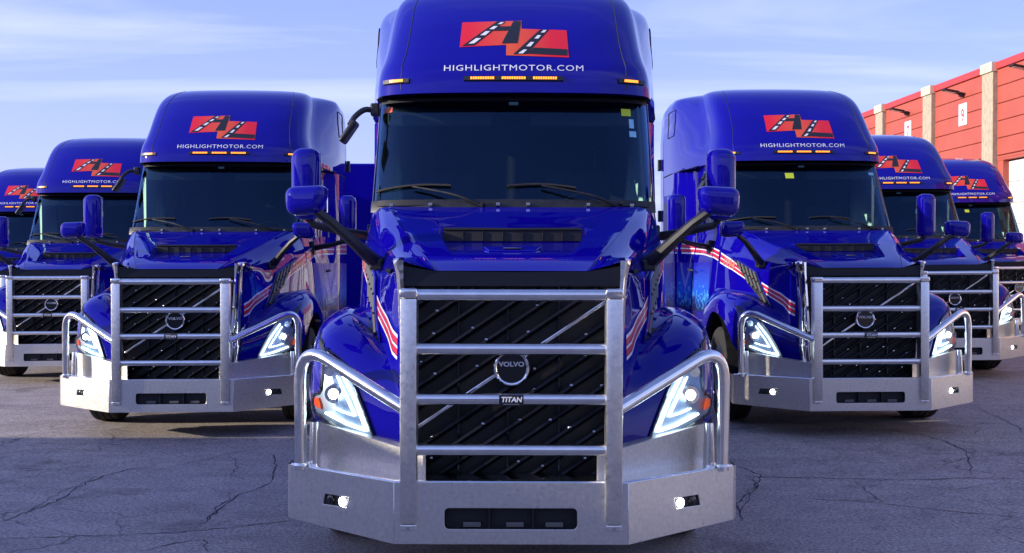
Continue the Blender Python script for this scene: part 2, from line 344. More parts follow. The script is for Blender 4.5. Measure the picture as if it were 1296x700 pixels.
def sl_point(tab, z, t):
    """t in 0..1: 0-.5 over the front corner (OFF), .5-1 along the side to the rear wall"""
    yf, wf, ws = interp(z, tab)
    if t <= .5:
        k = t / .5 * (len(OFF) - 1); i = min(int(k), len(OFF) - 2); f = k - i
        P = catmull(OFF[max(0, i - 1):i + 3], 10)
        base = (0 if i == 0 else 10); q = P[min(len(P) - 1, base + int(round(f * 10)))]
        return (q[0] * wf, yf + q[1], z)
    y0 = yf + .5; u = (t - .5) / .5; y = y0 + (4.75 - y0) * u
    if tab is TOPT: s = min(1, max(0, (y - y0) / max(.5, 4.2 - y0))); s = 1 - (1 - s) ** 1.8
    else: s = min(1, max(0, (y - 3.36) / .55)); s = s * s * (3 - 2 * s)
    w0 = wf * 1.003
    return (w0 + (max(ws, w0) - w0) * s, y, z)
def t_at_y(tab, z, y):
    yf = interp(z, tab)[0]; return .5 + .5 * (y - yf - .5) / (4.75 - yf - .5)
def patch(name, tab, zs, ts, m, both=True, parent=None, side=0, off=0, **kw):
    """ts: list of callables/values"""
    rows = []
    for z in zs:
        tv = ts(z); rows.append([sl_point(tab, z, t) for t in tv])
    if side == 0 and both:
        rows = [[(-p[0], p[1], p[2]) for p in reversed(r)][:-1] + r if r[0][0] < 1e-6 else r for r in rows]
    elif side < 0: rows = [[(-p[0], p[1], p[2]) for p in r] for r in rows]
    return Acc().grid(rows).mk(name, m, parent if parent else truck, smooth=True, ang=50, **kw)
lin = lambda a, b, n: list(np.linspace(a, b, n))
TG = .5 * 7.2 / 9      # windshield edge
T5 = .5
glassz = lin(2.085, 2.885, 12)
windshield = patch('windshield', WIN, glassz, lambda z: lin(0, TG, 19), 'glass')
# ceramic border around the glass
def border():
    a = Acc()
    def pt(z, t, d): p = sl_point(WIN, z, t); return (p[0], p[1] - d, p[2])
    for s in (1, -1):
        def q(z, t, d=.003): p = pt(z, t, d); return (p[0] * s, p[1], p[2])
        a.grid([[q(z, t) for t in lin(0, TG, 19)] for z in (2.085, 2.125)])
        a.grid([[q(z, t) for t in lin(0, TG, 19)] for z in (2.855, 2.885)])
        a.grid([[q(z, t) for t in (TG - .008, TG)] for z in glassz])
    return a.mk('glass_border', 'gasket', windshield, smooth=True)
border()
sym(lambda s: patch('a_pillar', WIN, lin(2.06, 2.90, 10), lambda z: lin(TG, T5, 7), 'blue', side=s))
def pillar_trim(s):
    rows = []
    for z in lin(2.09, 2.88, 10):
        r = []
        for t in lin(TG - .004, TG + .022, 4):
            p = sl_point(WIN, z, t); r.append((s * (p[0] + .004), p[1] - .006, z))
        rows.append(r)
    a = Acc(); a.grid(rows); return a.mk('pillar_trim', 'trimgrey', truck, smooth=True)
sym(pillar_trim)
patch('cowl_body', LOW, lin(.95, 2.06, 10), lambda z: lin(0, T5, 16), 'blue')
YD = 3.35
def tdoor(tab, n=9): return lambda z: lin(T5, t_at_y(tab, z, YD), n)
def make_door(s):
    a = Acc()
    def P(tab, z, t): p = sl_point(tab, z, t); return (s * p[0], p[1], p[2])
    a.grid([[P(LOW, z, t) for t in tdoor(LOW)(z)] for z in lin(1.0, 2.06, 9)])
    # window frame: front strip, rear strip, top strip
    a.grid([[P(WIN, z, t) for t in tdoor(WIN)(z)] for z in (2.06, 2.12)])
    a.grid([[P(WIN, z, t) for t in tdoor(WIN)(z)] for z in (2.78, 2.90)])
    a.grid([[P(WIN, z, t) for t in lin(T5, T5 + .012, 2)] for z in lin(2.12, 2.78, 6)])
    a.grid([[P(WIN, z, t) for t in lin(t_at_y(WIN, z, YD - .06), t_at_y(WIN, z, YD), 3)] for z in lin(2.12, 2.78, 6)])
    d = a.mk('door', 'blue', truck, smooth=True, ang=50)
    g = Acc().grid([[P(WIN, z, t) for t in lin(T5 + .012, t_at_y(WIN, z, YD - .06), 6)] for z in lin(2.12, 2.78, 6)])
    g.mk('side_window', 'sideglass', d, smooth=True)
    h = Acc().tube([(s * 1.13, 3.02, 1.62), (s * 1.16, 3.04, 1.62), (s * 1.16, 3.2, 1.63), (s * 1.13, 3.22, 1.63)], .014, 8); h.mk('handle', 'black', d, smooth=True)
    return d
sym(make_door)
sym(lambda s: patch('sleeper_side', LOW, lin(.95, 2.06, 8), lambda z: lin(t_at_y(LOW, z, YD + .012), 1, 12), 'blue', side=s))
sym(lambda s: patch('sleeper_upper_side', WIN, lin(2.06, 2.895, 8), lambda z: lin(t_at_y(WIN, z, YD + .012), 1, 12), 'blue', side=s))
# roof fairing
zs = [r[0] for r in TOPT]
def roof():
    a = Acc(); rows = []
    ts = lin(0, .5, 28) + lin(.5, 1, 14)[1:]
    for z in zs:
        r = [sl_point(TOPT, z, t) for t in ts]; rows.append([(-p[0], p[1], p[2]) for p in reversed(r)][:-1] + r)
    a.grid(rows); n = len(rows[0])
    top_r = rows[-1]
    a.add(top_r + [(0, 4.6, 3.995)], [(i, i + 1, n) for i in range(n - 1)] + [(n - 1, 0, n)])
    # underside of the brow, back to the glass
    lo = rows[0]; inn = []
    for p in lo: inn.append((p[0] * (.985 if p[1] < 2.6 else .86), min(4.70, p[1] + .14), 2.905))
    a.grid([lo, inn])
    return a.mk('roof_fairing', 'blue', truck, smooth=True, ang=55)
roof_o = roof()
# rear wall and side extenders
def rear():
    a = Acc(); pl = [sl_point(LOW, .95, 1), sl_point(LOW, 2.06, 1)] + [sl_point(TOPT, z, 1) for z in zs]
    pts = [(p[0], 4.749, p[2]) for p in pl]; pts = pts + [(-p[0], p[1], p[2]) for p in reversed(pts)]
    a.add(pts, [tuple(range(len(pts)))]); return a.mk('rear_wall', 'blue', truck)
rear()
def extender(s):
    rows = []
    zz = [.98, 1.5, 2.2, 2.9, 3.4, 3.6, 3.75, 3.85]
    for z in zz:
        x = 1.205 if z < 3.5 else interp(z, TOPT)[2] - .0
        rows.append([(s * (x - .004), 4.77, z), (s * (x - .012), 4.95, z), (s * (x - .03), 5.17, z), (s * (x - .055), 5.17, z), (s * (x - .05), 4.77, z)])
    e = Acc().grid(rows).mk('side_extender', 'blue', truck, smooth=True, ang=30)
    for z in (2.3, 3.02): Acc().box(s * 1.19, s * 1.235, 4.99, 5.07, z, z + .16).mk('latch', 'black', e, bevel=.008)
    return e
sym(extender)

# ---- hood with fenders
H = np.array([
 [(0, .205, 1.655), (0, .35, 1.715), (0, .6, 1.785), (0, .85, 1.85), (0, 1.1, 1.915), (0, 1.35, 1.98), (0, 1.55, 2.03), (0, 1.70, 2.07)],
 [(.22, .208, 1.655), (.24, .355, 1.715), (.28, .605, 1.785), (.32, .86, 1.852), (.36, 1.11, 1.917), (.4, 1.36, 1.982), (.43, 1.57, 2.032), (.45, 1.72, 2.07)],
 [(.40, .215, 1.655), (.455, .375, 1.713), (.54, .625, 1.785), (.615, .89, 1.853), (.685, 1.13, 1.915), (.75, 1.39, 1.985), (.80, 1.61, 2.04), (.84, 1.79, 2.078)],
 [(.52, .26, 1.685), (.57, .43, 1.715), (.635, .69, 1.765), (.70, .95, 1.825), (.765, 1.19, 1.885), (.83, 1.44, 1.955), (.88, 1.66, 2.01), (.92, 1.86, 2.055)],
 [(.645, .365, 1.71), (.665, .51, 1.70), (.71, .76, 1.72), (.765, 1.01, 1.76), (.83, 1.24, 1.80), (.89, 1.48, 1.855), (.945, 1.72, 1.90), (.985, 1.95, 1.94)],
 [(.612, .37, 1.54), (.672, .53, 1.56), (.745, .78, 1.585), (.80, 1.02, 1.62), (.865, 1.26, 1.65), (.93, 1.50, 1.685), (.99, 1.74, 1.71), (1.03, 1.97, 1.73)],
 [(.600, .335, .95), (.662, .465, 1.10), (.738, .705, 1.225), (.82, .935, 1.305), (.89, 1.20, 1.36), (.955, 1.46, 1.40), (1.015, 1.74, 1.42), (1.055, 2.0, 1.42)],
 [(.606, .315, .89), (.735, .445, 1.035), (.84, .635, 1.215), (.93, .86, 1.335), (1.0, 1.12, 1.395), (1.06, 1.42, 1.415), (1.10, 1.72, 1.395), (1.12, 2.02, 1.33)],
 [(.60, .30, .83), (.77, .42, .945), (.93, .57, 1.12), (1.06, .76, 1.27), (1.13, 1.02, 1.33), (1.17, 1.34, 1.345), (1.185, 1.68, 1.30), (1.19, 2.03, 1.19)],
 [(.59, .285, .76), (.79, .41, .83), (1.0, .545, .96), (1.12, .70, 1.10), (1.175, .93, 1.19), (1.20, 1.20, 1.24), (1.21, 1.60, 1.22), (1.215, 2.04, 1.02)],
 [(.58, .275, .69), (.80, .405, .735), (1.03, .56, .79), (1.14, .71, .82), (1.18, .86, .97), (1.205, 1.10, 1.13), (1.215, 1.60, 1.15), (1.22, 2.05, .80)]])
def dense(G, su, sv):
    A = np.array([catmull(row, sv) for row in G]); B = np.array([catmull(A[:, j], su) for j in range(A.shape[1])]); return B.transpose(1, 0, 2)
# the crown and the flank are splined apart so that the crease along the crown stays crisp
HB = dense(H[2:7], 4, 5); HC = dense(H[6:], 5, 5)
HD = dense(H[:3], 20, 20)
def crown(u, v, d=0.0):
    i = u * (HD.shape[0] - 1); j = v / 7 * (HD.shape[1] - 1); a, b = min(int(i), HD.shape[0] - 2), min(int(j), HD.shape[1] - 2); f, g = i - a, j - b
    p = (HD[a, b] * (1 - f) + HD[a + 1, b] * f) * (1 - g) + (HD[a, b + 1] * (1 - f) + HD[a + 1, b + 1] * f) * g
    return (float(p[0]), float(p[1]), float(p[2]) + d)
VS, VE = 1.45, 3.72                # the air scoop: a recess that deepens towards the cowl and ends in a riser
def recess(u, v):
    if v <= VS or v > VE: return 0.012 * max(0, 1 - (v - VE) / .8) * (1 if u < .63 else max(0, 1 - (u - .63) / .1)) if v > VE else 0
    return -.072 * (v - VS) / (VE - VS) * (1 if u <= .62 else max(0, 1 - (u - .62) / .045))
UL = [0, .15, .3, .45, .55, .60, .62, .6425, .665, .73, .8, .9, 1]; VL = [0, .1, .3, .6, 1, 1.3, VS, 1.8, 2.2, 2.6, 3, 3.4, VE, VE + .02, 4.1, 4.5, 5, 5.5, 6, 6.5, 7]
HA = np.array([[crown(u, v, recess(u, v)) for v in VL] for u in UL])
def hood():
    a = Acc()
    for s in (1, -1):
        for G in (HA, HB, HC): a.grid([[(s * p[0], p[1], p[2]) for p in row] for row in G])
        # inner return under the wheel arch and the front lip
        e = HC[-1]; a.grid([[(s * p[0], p[1], p[2]) for p in e], [(s * (p[0] - .06), p[1] + .01, p[2] + .01) for p in e]])
    return a.mk('hood', 'blue', truck, smooth=True, ang=22)
hood_o = hood()
def bvh_of(objs):
    vs = []; fs = []
    for o in objs:
        n = len(vs); vs += [tuple(v.co) for v in o.data.vertices]; fs += [tuple(i + n for i in p.vertices) for p in o.data.polygons]
    return BVHTree.FromPolygons(vs, fs)
dg = None
skin = [o for o in truck.children if o.name.split('.')[0] in ('hood', 'roof_fairing', 'door', 'sleeper_side', 'sleeper_upper_side', 'cowl_body', 'a_pillar', 'windshield')]
BV = bvh_of(skin)
def cast(o, d, off=.003):
    h = BV.ray_cast(Vector(o), Vector(d).normalized())
    if h[0] is None: return None
    n = h[1]
    if n.dot(Vector(d)) > 0: n = -n
    return h[0] + n * off
def front(x, z, off=.003): return cast((x, -3, z), (0, 1, 0), off)
def sidep(s, y, z, off=.003):
    if y > 1.78 or z > 1.72: return cast((s * 3, y, z), (-s, 0, 0), off)
    h = BV.ray_cast(Vector((s * .3, y, z)), Vector((s, 0, 0)))      # the flank, which the fender hides from the side
    if h[0] is None: return None
    n = h[1] if h[1].x * s > 0 else -h[1]
    return h[0] + n * off

# ---- projected patches (print, lamp surfaces) that lie on the skin
def poly_span(poly, z, ax=0):
    xs = []
    n = len(poly)
    for i in range(n):
        (a, b), (c, d) = poly[i], poly[(i + 1) % n]
        if (b - z) * (d - z) <= 0 and abs(b - d) > 1e-9: xs.append(a + (c - a) * (z - b) / (d - b))
    return (min(xs), max(xs)) if len(xs) >= 2 else None
def front_patch(a, poly, s=1, off=.003, nz=10, nx=8):
    zz = lin(min(p[1] for p in poly) + 1e-4, max(p[1] for p in poly) - 1e-4, nz); rows = []
    for z in zz:
        sp = poly_span(poly, z)
        if not sp: continue
        r = [front(s * x, z, off) for x in lin(sp[0], sp[1], nx)]
        if all(p is not None for p in r): rows.append(r)
    return a.grid(rows)
def curve_at(tab, y): return float(np.interp(y, [t[0] for t in tab], [t[1] for t in tab]))
ST = [(.37, 1.305), (.46, 1.335), (.60, 1.40), (.78, 1.445), (1.05, 1.53), (1.4, 1.66), (1.7, 1.765), (2.02, 1.85), (2.25, 1.89), (2.8, 1.94), (3.7, 1.98), (4.75, 2.0)]
SB = [(.37, 1.165), (.46, 1.195), (.55, 1.265), (.75, 1.335), (1.0, 1.42), (1.23, 1.507), (1.6, 1.625), (1.92, 1.70), (2.2, 1.765), (2.8, 1.81), (3.94, 1.84), (4.75, 1.85)]
def stripe(s, y0, y1, f0, f1, a, n):
    rows = []
    for y in lin(y0, y1, n):
        t, b = curve_at(ST, y), curve_at(SB, y)
        r = [sidep(s, y, b + (t - b) * f, .0035) for f in (f0, (f0 + f1) / 2, f1)]
        if all(p is not None for p in r) and all(.5 < abs(p.x) for p in r): rows.append(r)
        elif len(rows) > 1: a.grid(rows); rows = []
    if len(rows) > 1: a.grid(rows)
def stripes(s):
    for i in range(5):
        a = Acc(); m = 'white' if i % 2 == 0 else 'red'
        f0 = [0, .17, .43, .57, .83][i]; f1 = [.13, .43, .53, .83, .97][i]
        stripe(s, .385, 1.99, f0, f1, a, 44)
        for y0, y1 in ((2.06, 2.26), (2.29, 3.33), (3.38, 4.74)): stripe(s, y0, y1, f0, f1, a, 10)
        a.mk('side_stripe', m, truck, smooth=True)
sym(stripes)
def year(s):
    vs, fs = text_mesh('1994', .135, 1.1, .004, shear=.2); out = []
    for x, z, _ in vs:
        y = 1.72 - s * 0 + (-x if s < 0 else x); b = curve_at(SB, y); t = curve_at(ST, y)
        p = sidep(s, y, b + .012 + z * .95, .007); out.append(p if p is not None else (s, y, 1.6))
    return Acc().add(out, fs).mk('year_lettering', 'salmon', truck)
sym(year)
# city mural printed on the sleeper side
M['mural'] = mat('city_mural_print', (.01, .02, .5), .35, 0, .3, spec=.1)
def mural_mat(m):
    t = nd(m, 'ShaderNodeTexCoord'); s = nd(m, 'ShaderNodeSeparateXYZ'); lk(m, t.outputs['Object'], s.inputs[0])
    def mth(op, a, b=None):
        n = nd(m, 'ShaderNodeMath', operation=op)
        for i, v in enumerate((a, b)):
            if v is None: continue
            if isinstance(v, (int, float)): n.inputs[i].default_value = v
            else: lk(m, v, n.inputs[i])
        return n.outputs[0]
    Y, Z = s.outputs[1], s.outputs[2]
    col = mth('FLOOR', mth('MULTIPLY', Y, 19)); wn1 = nd(m, 'ShaderNodeTexWhiteNoise', noise_dimensions='1D'); lk(m, col, wn1.inputs['W'])
    hgt = mth('ADD', mth('MULTIPLY', mth('POWER', wn1.outputs['Value'], 2.2), .22), 1.33)
    below = mth('LESS_THAN', Z, hgt)
    cb = nd(m, 'ShaderNodeCombineXYZ'); lk(m, mth('FLOOR', mth('MULTIPLY', Y, 42)), cb.inputs[0]); lk(m, mth('FLOOR', mth('MULTIPLY', Z, 34)), cb.inputs[1])
    wn2 = nd(m, 'ShaderNodeTexWhiteNoise', noise_dimensions='2D'); lk(m, cb.outputs[0], wn2.inputs['Vector'])
    lit = mth('GREATER_THAN', wn2.outputs['Value'], .74); mask = mth('MULTIPLY', below, lit)
    fade = nd(m, 'ShaderNodeMapRange'); fade.inputs[1].default_value = 1.12; fade.inputs[2].default_value = 1.26; lk(m, Z, fade.inputs[0]); mask = mth('MULTIPLY', mask, fade.outputs[0])
    skyr = nd(m, 'ShaderNodeValToRGB'); q = nd(m, 'ShaderNodeMapRange'); q.inputs[1].default_value = 1.15; q.inputs[2].default_value = 1.72; lk(m, Z, q.inputs[0]); lk(m, q.outputs[0], skyr.inputs[0])
    e = skyr.color_ramp.elements; e[0].color = (.006, .01, .10, 1); e[1].color = (.010, .005, .36, 1); k = e.new(.35); k.color = (.01, .10, .70, 1)
    mx = nd(m, 'ShaderNodeMixRGB', blend_type='MIX'); lk(m, mask, mx.inputs[0]); lk(m, skyr.outputs[0], mx.inputs[1]); mx.inputs[2].default_value = (.08, .42, .78, 1)
    lk(m, mx.outputs[0], bs(m).inputs['Base Color'])
mural_mat(M['mural'])
def mural(s):
    a = Acc()
    for y0, y1 in ((2.32, 3.33), (3.38, 4.72)):
        rows = []
        for y in lin(y0, y1, 8):
            r = [sidep(s, y, z, .003) for z in lin(1.12, 1.72, 6)]
            if all(p is not None for p in r): rows.append(r)
        a.grid(rows)
    return a.mk('city_mural', 'mural', truck, smooth=True)
sym(mural)
# hood side vent with slats
def side_vent(s):
    a = Acc(); rows = []
    tops = [(.70, 1.195), (1.08, 1.60), (1.62, 1.772)]; bots = [(.70, 1.185), (1.22, 1.475), (1.62, 1.762)]
    for y in lin(.705, 1.61, 30):
        r = [sidep(s, y, z, .006) for z in lin(curve_at(bots, y), curve_at(tops, y), 5)]
        if all(p is not None for p in r): rows.append(r)
    v = a.grid(rows).mk('side_vent', 'black', truck, smooth=True)
    rim = [sidep(s, y, curve_at(tops, y), .010) for y in lin(.69, 1.08, 8) + lin(1.08, 1.64, 10)[1:]]
    Acc().tube([p for p in rim if p], .010, 6).mk('vent_trim', 'blue', v, smooth=True)
    for yt in lin(1.15, 1.50, 5):
        t = .03
        while True:
            y0, z0 = yt - .38 * t, curve_at(tops, yt) - .415 * t; t2 = t + .24; y1, z1 = yt - .38 * t2, curve_at(tops, yt) - .415 * t2
            if z1 < curve_at(bots, max(.7, y1)) + .01: break
            p0, p1 = sidep(s, y0, z0, .013), sidep(s, y1, z1, .013)
            if p0 and p1: Acc().tube([p0, p1], .012, 6).mk('vent_slat', 'trimgrey', v)
            t = t2 + .03
    return v
sym(side_vent)
# panel seams (shut lines)
def seam(s, pts, parent=None, w=.004):
    L, Q = [], []
    for y, z in pts:
        p = sidep(s, y, z, .0015)
        if p is None: continue
        L.append(p)
    if len(L) > 1: return Acc().tube(L, w, 4).mk('panel_seam', 'gasket', truck)
for s in (-1, 1):
    seam(s, [(2.95, 2.905), (3.6, 2.905), (4.2, 2.905), (4.74, 2.905)], w=.007)
    seam(s, [(3.365, 1.0), (3.365, 2.0), (3.365, 2.88)], w=.006)
    pr = fillet([(0, 4.16, 3.40), (0, 3.98, 3.40), (0, 3.98, 3.74), (0, 4.40, 3.74), (0, 4.40, 3.40), (0, 4.16, 3.40)], .05, 4)
    P = [sidep(s, q[1], q[2], .004) for q in catmull([tuple(q) for q in pr], 2)]; P = [q for q in P if q is not None]
    Acc().tube(P, .005, 5).mk('access_panel_seam', 'gasket', truck)
    # long seam between the fairing's front and flank
    sp = []
    for z in lin(2.93, 3.9, 24):
        yf, wf, ws = interp(z, TOPT); p = front(s * .80 * min(1, wf), z, .0015)
        if p: sp.append(p)
    Acc().tube(sp, .003, 4).mk('panel_seam', 'gasket', roof_o)

# ---- print on the fairing
def zq(zx, zy):      # logo sheet coordinates, as measured off the photograph, to metres on the fairing front
    return ((zx / 2.5 + 440 - 648.6) / 173.5, 1.68 + (337 - zy / 2.5) / (176.6 - (1 - zy / 250) * 5.3))
def quad_on(poly4, m, name, off, nu=10, nv=8, parent=None):
    (a, b, c, d) = [zq(*p) for p in poly4]; rows = []
    for v in lin(0, 1, nv):
        r = []
        for u in lin(0, 1, nu):
            x = (a[0] * (1 - u) + b[0] * u) * (1 - v) + (d[0] * (1 - u) + c[0] * u) * v
            z = (a[1] * (1 - u) + b[1] * u) * (1 - v) + (d[1] * (1 - u) + c[1] * u) * v
            r.append(front(x, z, off))
        rows.append(r)
    return Acc().grid(rows).mk(name, m, parent or roof_o, smooth=True)
logo = quad_on([(357, 70), (546, 65), (546, 148), (353, 157)], 'cardA', 'logo_card', .003)
logo2 = quad_on([(498, 93), (688, 98), (692, 192), (498, 186)], 'cardB', 'logo_card', .0035)
def lq(p, m='roadblack', nm='logo_letter', off=.0055): quad_on(p, m, nm, off, 4, 8)
lq([(468, 68), (494, 68), (398, 152), (360, 154)]); lq([(520, 67), (544, 67), (533, 145), (484, 146)]); lq([(452, 86), (536, 86), (534, 101), (434, 102)])
lq([(604, 97), (632, 97), (562, 182), (520, 183)]); lq([(585, 160), (688, 165), (686, 186), (562, 181)], off=.0062)
for w in ([(480, 72), (490, 72), (482, 79), (470, 79)], [(458, 86), (471, 86), (458, 97), (444, 97)], [(433, 104), (447, 104), (432, 118), (416, 118)], [(404, 128), (419, 128), (398, 146), (380, 147)]): lq(w, 'white', 'lane_dash', .0075)
for w in ([(615, 100), (625, 100), (617, 109), (606, 109)], [(596, 118), (607, 118), (598, 130), (586, 130)], [(574, 142), (585, 142), (574, 157), (560, 157)], [(552, 168), (563, 168), (550, 181), (535, 181)]): lq(w, 'white', 'lane_dash', .0085)
vs, fs = text_mesh('HIGHLIGHTMOTOR.COM', .062, 1.0, .0, spacing=1.12)
w_ = max(v[0] for v in vs) - min(v[0] for v in vs); k_ = .985 / w_; x0_ = (max(v[0] for v in vs) + min(v[0] for v in vs)) / 2
Acc().add([front((x - x0_) * k_, 3.058 + z, .004) for x, z, _ in vs], fs).mk('web_address_lettering', 'white', roof_o)
# ---- roof lamps
def lamp_bar(x0, x1, z, name, lit):
    a = Acc(); rows = []
    for dz, d in ((-.019, .004), (-.014, .014), (.014, .014), (.019, .004)): rows.append([front(x, z + dz, d) for x in lin(x0, x1, 8)])
    h = a.grid(rows).mk(name, 'black', roof_o, smooth=True)
    for l0, l1 in lit:
        n = max(3, int(abs(l1 - l0) / .0165)) if len(lit) > 1 else 1
        for k in range(n):
            xa = l0 + (l1 - l0) * (k + .12) / n; xb = l0 + (l1 - l0) * (k + .88) / n
            r = [[front(x, z + dz, d) for x in lin(xa, xb, 5 if n == 1 else 2)] for dz, d in ((-.008, .016), (.008, .018))]
            Acc().grid(r).mk('light_segment', 'amberl', h)
    return h
lamp_bar(-.35, .35, 2.998, 'strobe_light', [(-.305, -.135), (-.085, .085), (.135, .305)])
lamp_bar(-.93, -.74, 2.992, 'marker_light', [(-.895, -.765)]); lamp_bar(.74, .93, 2.992, 'marker_light', [(.765, .895)])

# ---- headlamps
HP = [(1.065, 1.205), (.93, 1.115), (.845, .975), (.765, .80), (.748, .748), (.775, .738), (.91, .772), (1.10, .842), (1.125, .88), (1.12, .945), (1.07, .985)]
def headlight(s):
    h = front_patch(Acc(), HP, s, .003, 22, 12).mk('headlight', 'lamphouse', truck, smooth=True)
    ol = catmull(HP + [HP[0]], 3)
    Acc().tube([front(s * p[0], p[1], .010) for p in ol], .008, 6, caps=False).mk('headlamp_rim', 'gloss', h, smooth=True)
    def strip(pts, r, off):
        P = []
        for (a, b), (c, d) in zip(pts[:-1], pts[1:]):
            for t in lin(0, 1, 6)[:-1]: P.append(front(s * (a + (c - a) * t), b + (d - b) * t, off))
        P.append(front(s * pts[-1][0], pts[-1][1], off))
        Acc().tube(P, r, 8).mk('led_strip', 'led', h, smooth=True)
    strip([(.950, 1.085), (.862, .945), (.783, .780), (.90, .808), (1.03, .858)], .0072, .014)
    strip([(.972, 1.06), (.912, .955), (.856, .855), (.925, .872), (.985, .892)], .0042, .014)
    c = front(s * .985, .965, .012)
    Acc().tube([c + Vector((0, .02, 0)), c + Vector((0, -.012, 0))], [.056, .050], 20).mk('reflector_ring', 'chrome', h, smooth=True)
    Acc().tube([c + Vector((0, -.010, 0)), c + Vector((0, -.024, 0)), c + Vector((0, -.030, 0))], [.030, .025, .010], 16).mk('projector_lens', 'beam', h, smooth=True)
    c2 = front(s * 1.02, 1.085, .010)
    Acc().tube([c2 + Vector((0, .01, 0)), c2 + Vector((0, -.012, 0))], [.036, .030], 16).mk('reflector_ring', 'chrome', h, smooth=True)
    front_patch(Acc(), [(1.062, .872), (1.110, .888), (1.108, .935), (1.082, .94), (1.066, .905)], s, .016, 8, 6).mk('turn_signal', 'amber', h, smooth=True)
    front_patch(Acc(), HP, s, .028, 22, 12).mk('lens', 'lens', h, smooth=True)
    return h
sym(headlight)
def side_marker(s):
    p = sidep(s, 2.02, 1.47, .006)
sym(side_marker)

# ---- grille
def hw(z): return .505 + (z - .66) / .94 * .062
Acc().add([(-hw(.55), .235, .55), (hw(.55), .235, .55), (hw(1.62), .235, 1.62), (-hw(1.62), .235, 1.62)], [(0, 1, 2, 3)])
grille = Acc().prism([(-hw(.5) - .03, .25, .50), (hw(.5) + .03, .25, .50), (hw(1.6) + .03, .25, 1.60), (-hw(1.6) - .03, .25, 1.60)], (0, 0, 0), (0, .03, 0)).mk('grille', 'grillemesh', truck)
K = .67
for k in range(-9, 11):
    z0 = 1.165 + k * .108
    if k == 0: continue
    xs = []
    for x in lin(-.57, .57, 115):
        z = z0 + K * x
        if .56 < z < 1.59 and abs(x) < hw(z) - .005: xs.append(x)
    if len(xs) < 6: continue
    a, b = xs[0], xs[-1]
    sl = Acc().prism([(a, .195, z0 + K * a - .010), (b, .195, z0 + K * b - .010), (b, .20, z0 + K * b + .006), (a, .20, z0 + K * a + .006)], (0, 0, 0), (0, .035, -.022)).mk('grille_slat', 'header', grille)
    x = a + rng.uniform(.05, .2)
    while x < b - .02:
        Acc().box(x - .009, x + .009, .186, .2, z0 + K * x - .003, z0 + K * x + .009).mk('grille_stud', 'chrome', sl, bevel=.003, seg=1); x += .27
for sx in (-.28, -.02, .25): Acc().box(sx - .004, sx + .004, .215, .245, .6, 1.58).mk('grille_brace', 'gloss', grille)
Acc().prism([(-.50, .165, 1.165 - K * .50 - .012), (.555, .165, 1.165 + K * .555 - .012), (.555, .165, 1.165 + K * .555 + .012), (-.50, .165, 1.165 - K * .50 + .012)], (0, 0, 0), (0, .03, 0)).mk('diagonal_bar', 'tube', grille, bevel=.005)
mask = Acc(); rows = []
for z, y, wx in ((1.652, .212, .0), (1.60, .188, 0), (1.575, .182, 0)):
    rows.append([(x, y + .10 * max(0, abs(x) - .38) * (1 if z > 1.64 else .6), z + (.03 * max(0, (abs(x) - .40) / .18) if z > 1.64 else 0)) for x in lin(-.60, .60, 25)])
mask.grid(rows); mask.grid([rows[-1], [(p[0], .26, p[2]) for p in rows[-1]]]).mk('grille_header', 'header', truck, smooth=True, ang=30)
def surround(s):
    edge = [H[k][0] for k in (4, 5, 6, 7, 8, 9, 10)]; rows = []
    ed = catmull(edge, 4)
    for p in ed:
        z = p[2]; xi = hw(min(1.6, z)) + .002; w = p[0] - xi
        rows.append([(s * xi, .235, z), (s * xi, .180, z), (s * (xi + .35 * w), .172, z), (s * (xi + .75 * w), .20, z), (s * (p[0] - .004), max(p[1] - .03, .22), z), (s * (p[0] - .003), p[1] + .01, z)])
    # closed top, rounded over towards the hood
    t = rows[0]; top_row = [(q[0], q[1] + .045, q[2] + .012) for q in t]
    return Acc().grid([top_row] + rows).mk('grille_surround', 'chrome', truck, smooth=True, ang=60)
sym(surround)
# emblem
e_ = Acc(); n = 40
ring = [(.086 * math.cos(2 * PI * k / n), .135, 1.150 + .086 * math.sin(2 * PI * k / n)) for k in range(n + 1)]
em = e_.tube(ring, .0095, 10, caps=False, up=(0, 1, 0)).mk('emblem', 'chrome', truck, smooth=True)
Acc().tube([(0, .175, 1.150), (0, .140, 1.150)], .078, 28).mk('emblem_disc', 'gloss', em)
Acc().tube([(.06, .135, 1.21), (.085, .13, 1.235)], [.008, .004], 6).mk('emblem_arrow', 'chrome', em)
vs, fs = text_mesh('VOLVO', .034, 1.25, .0012, .0015); w_ = max(v[0] for v in vs) - min(v[0] for v in vs)
Acc().add([(x * .135 / w_, .136 - z, 1.158 + y) for x, y, z in vs], fs).mk('emblem_lettering', 'white', em)

# ---- hood details
def scoop():
    a = Acc(); L = []; B = []
    us = lin(-.60, .60, 25)
    def c(u, v, d): p = crown(abs(u), v, d); return (math.copysign(p[0], u) if u else 0.0, p[1], p[2])
    rows = []
    for v, d in ((VE - .05, -.064), (VE - .03, -.012), (VE - .03, .004)): rows.append([c(u, v, d) for u in us])
    o = a.grid(rows).mk('scoop_intake', 'gasket', hood_o, smooth=True, ang=40)
    for k in range(1, 7):
        u = -.6 + 1.2 * k / 7; p0, p1 = Vector(c(u, VE - .10, -.060)), Vector(c(u, VE - .08, -.004))
        Acc().prism([p0 + Vector((-.003, 0, 0)), p0 + Vector((.003, 0, 0)), p1 + Vector((.003, 0, 0)), p1 + Vector((-.003, 0, 0))], (0, 0, 0), (0, .02, 0)).mk('intake_vane', 'black', o)
    Acc().tube([Vector(c(u, VE - .04, .006)) for u in us], .009, 6).mk('scoop_lip', 'gasket', o, smooth=True)
scoop()
pA, pB = Vector(crown(.30, 1.75, -.005)), Vector(crown(.30, 2.15, -.016))
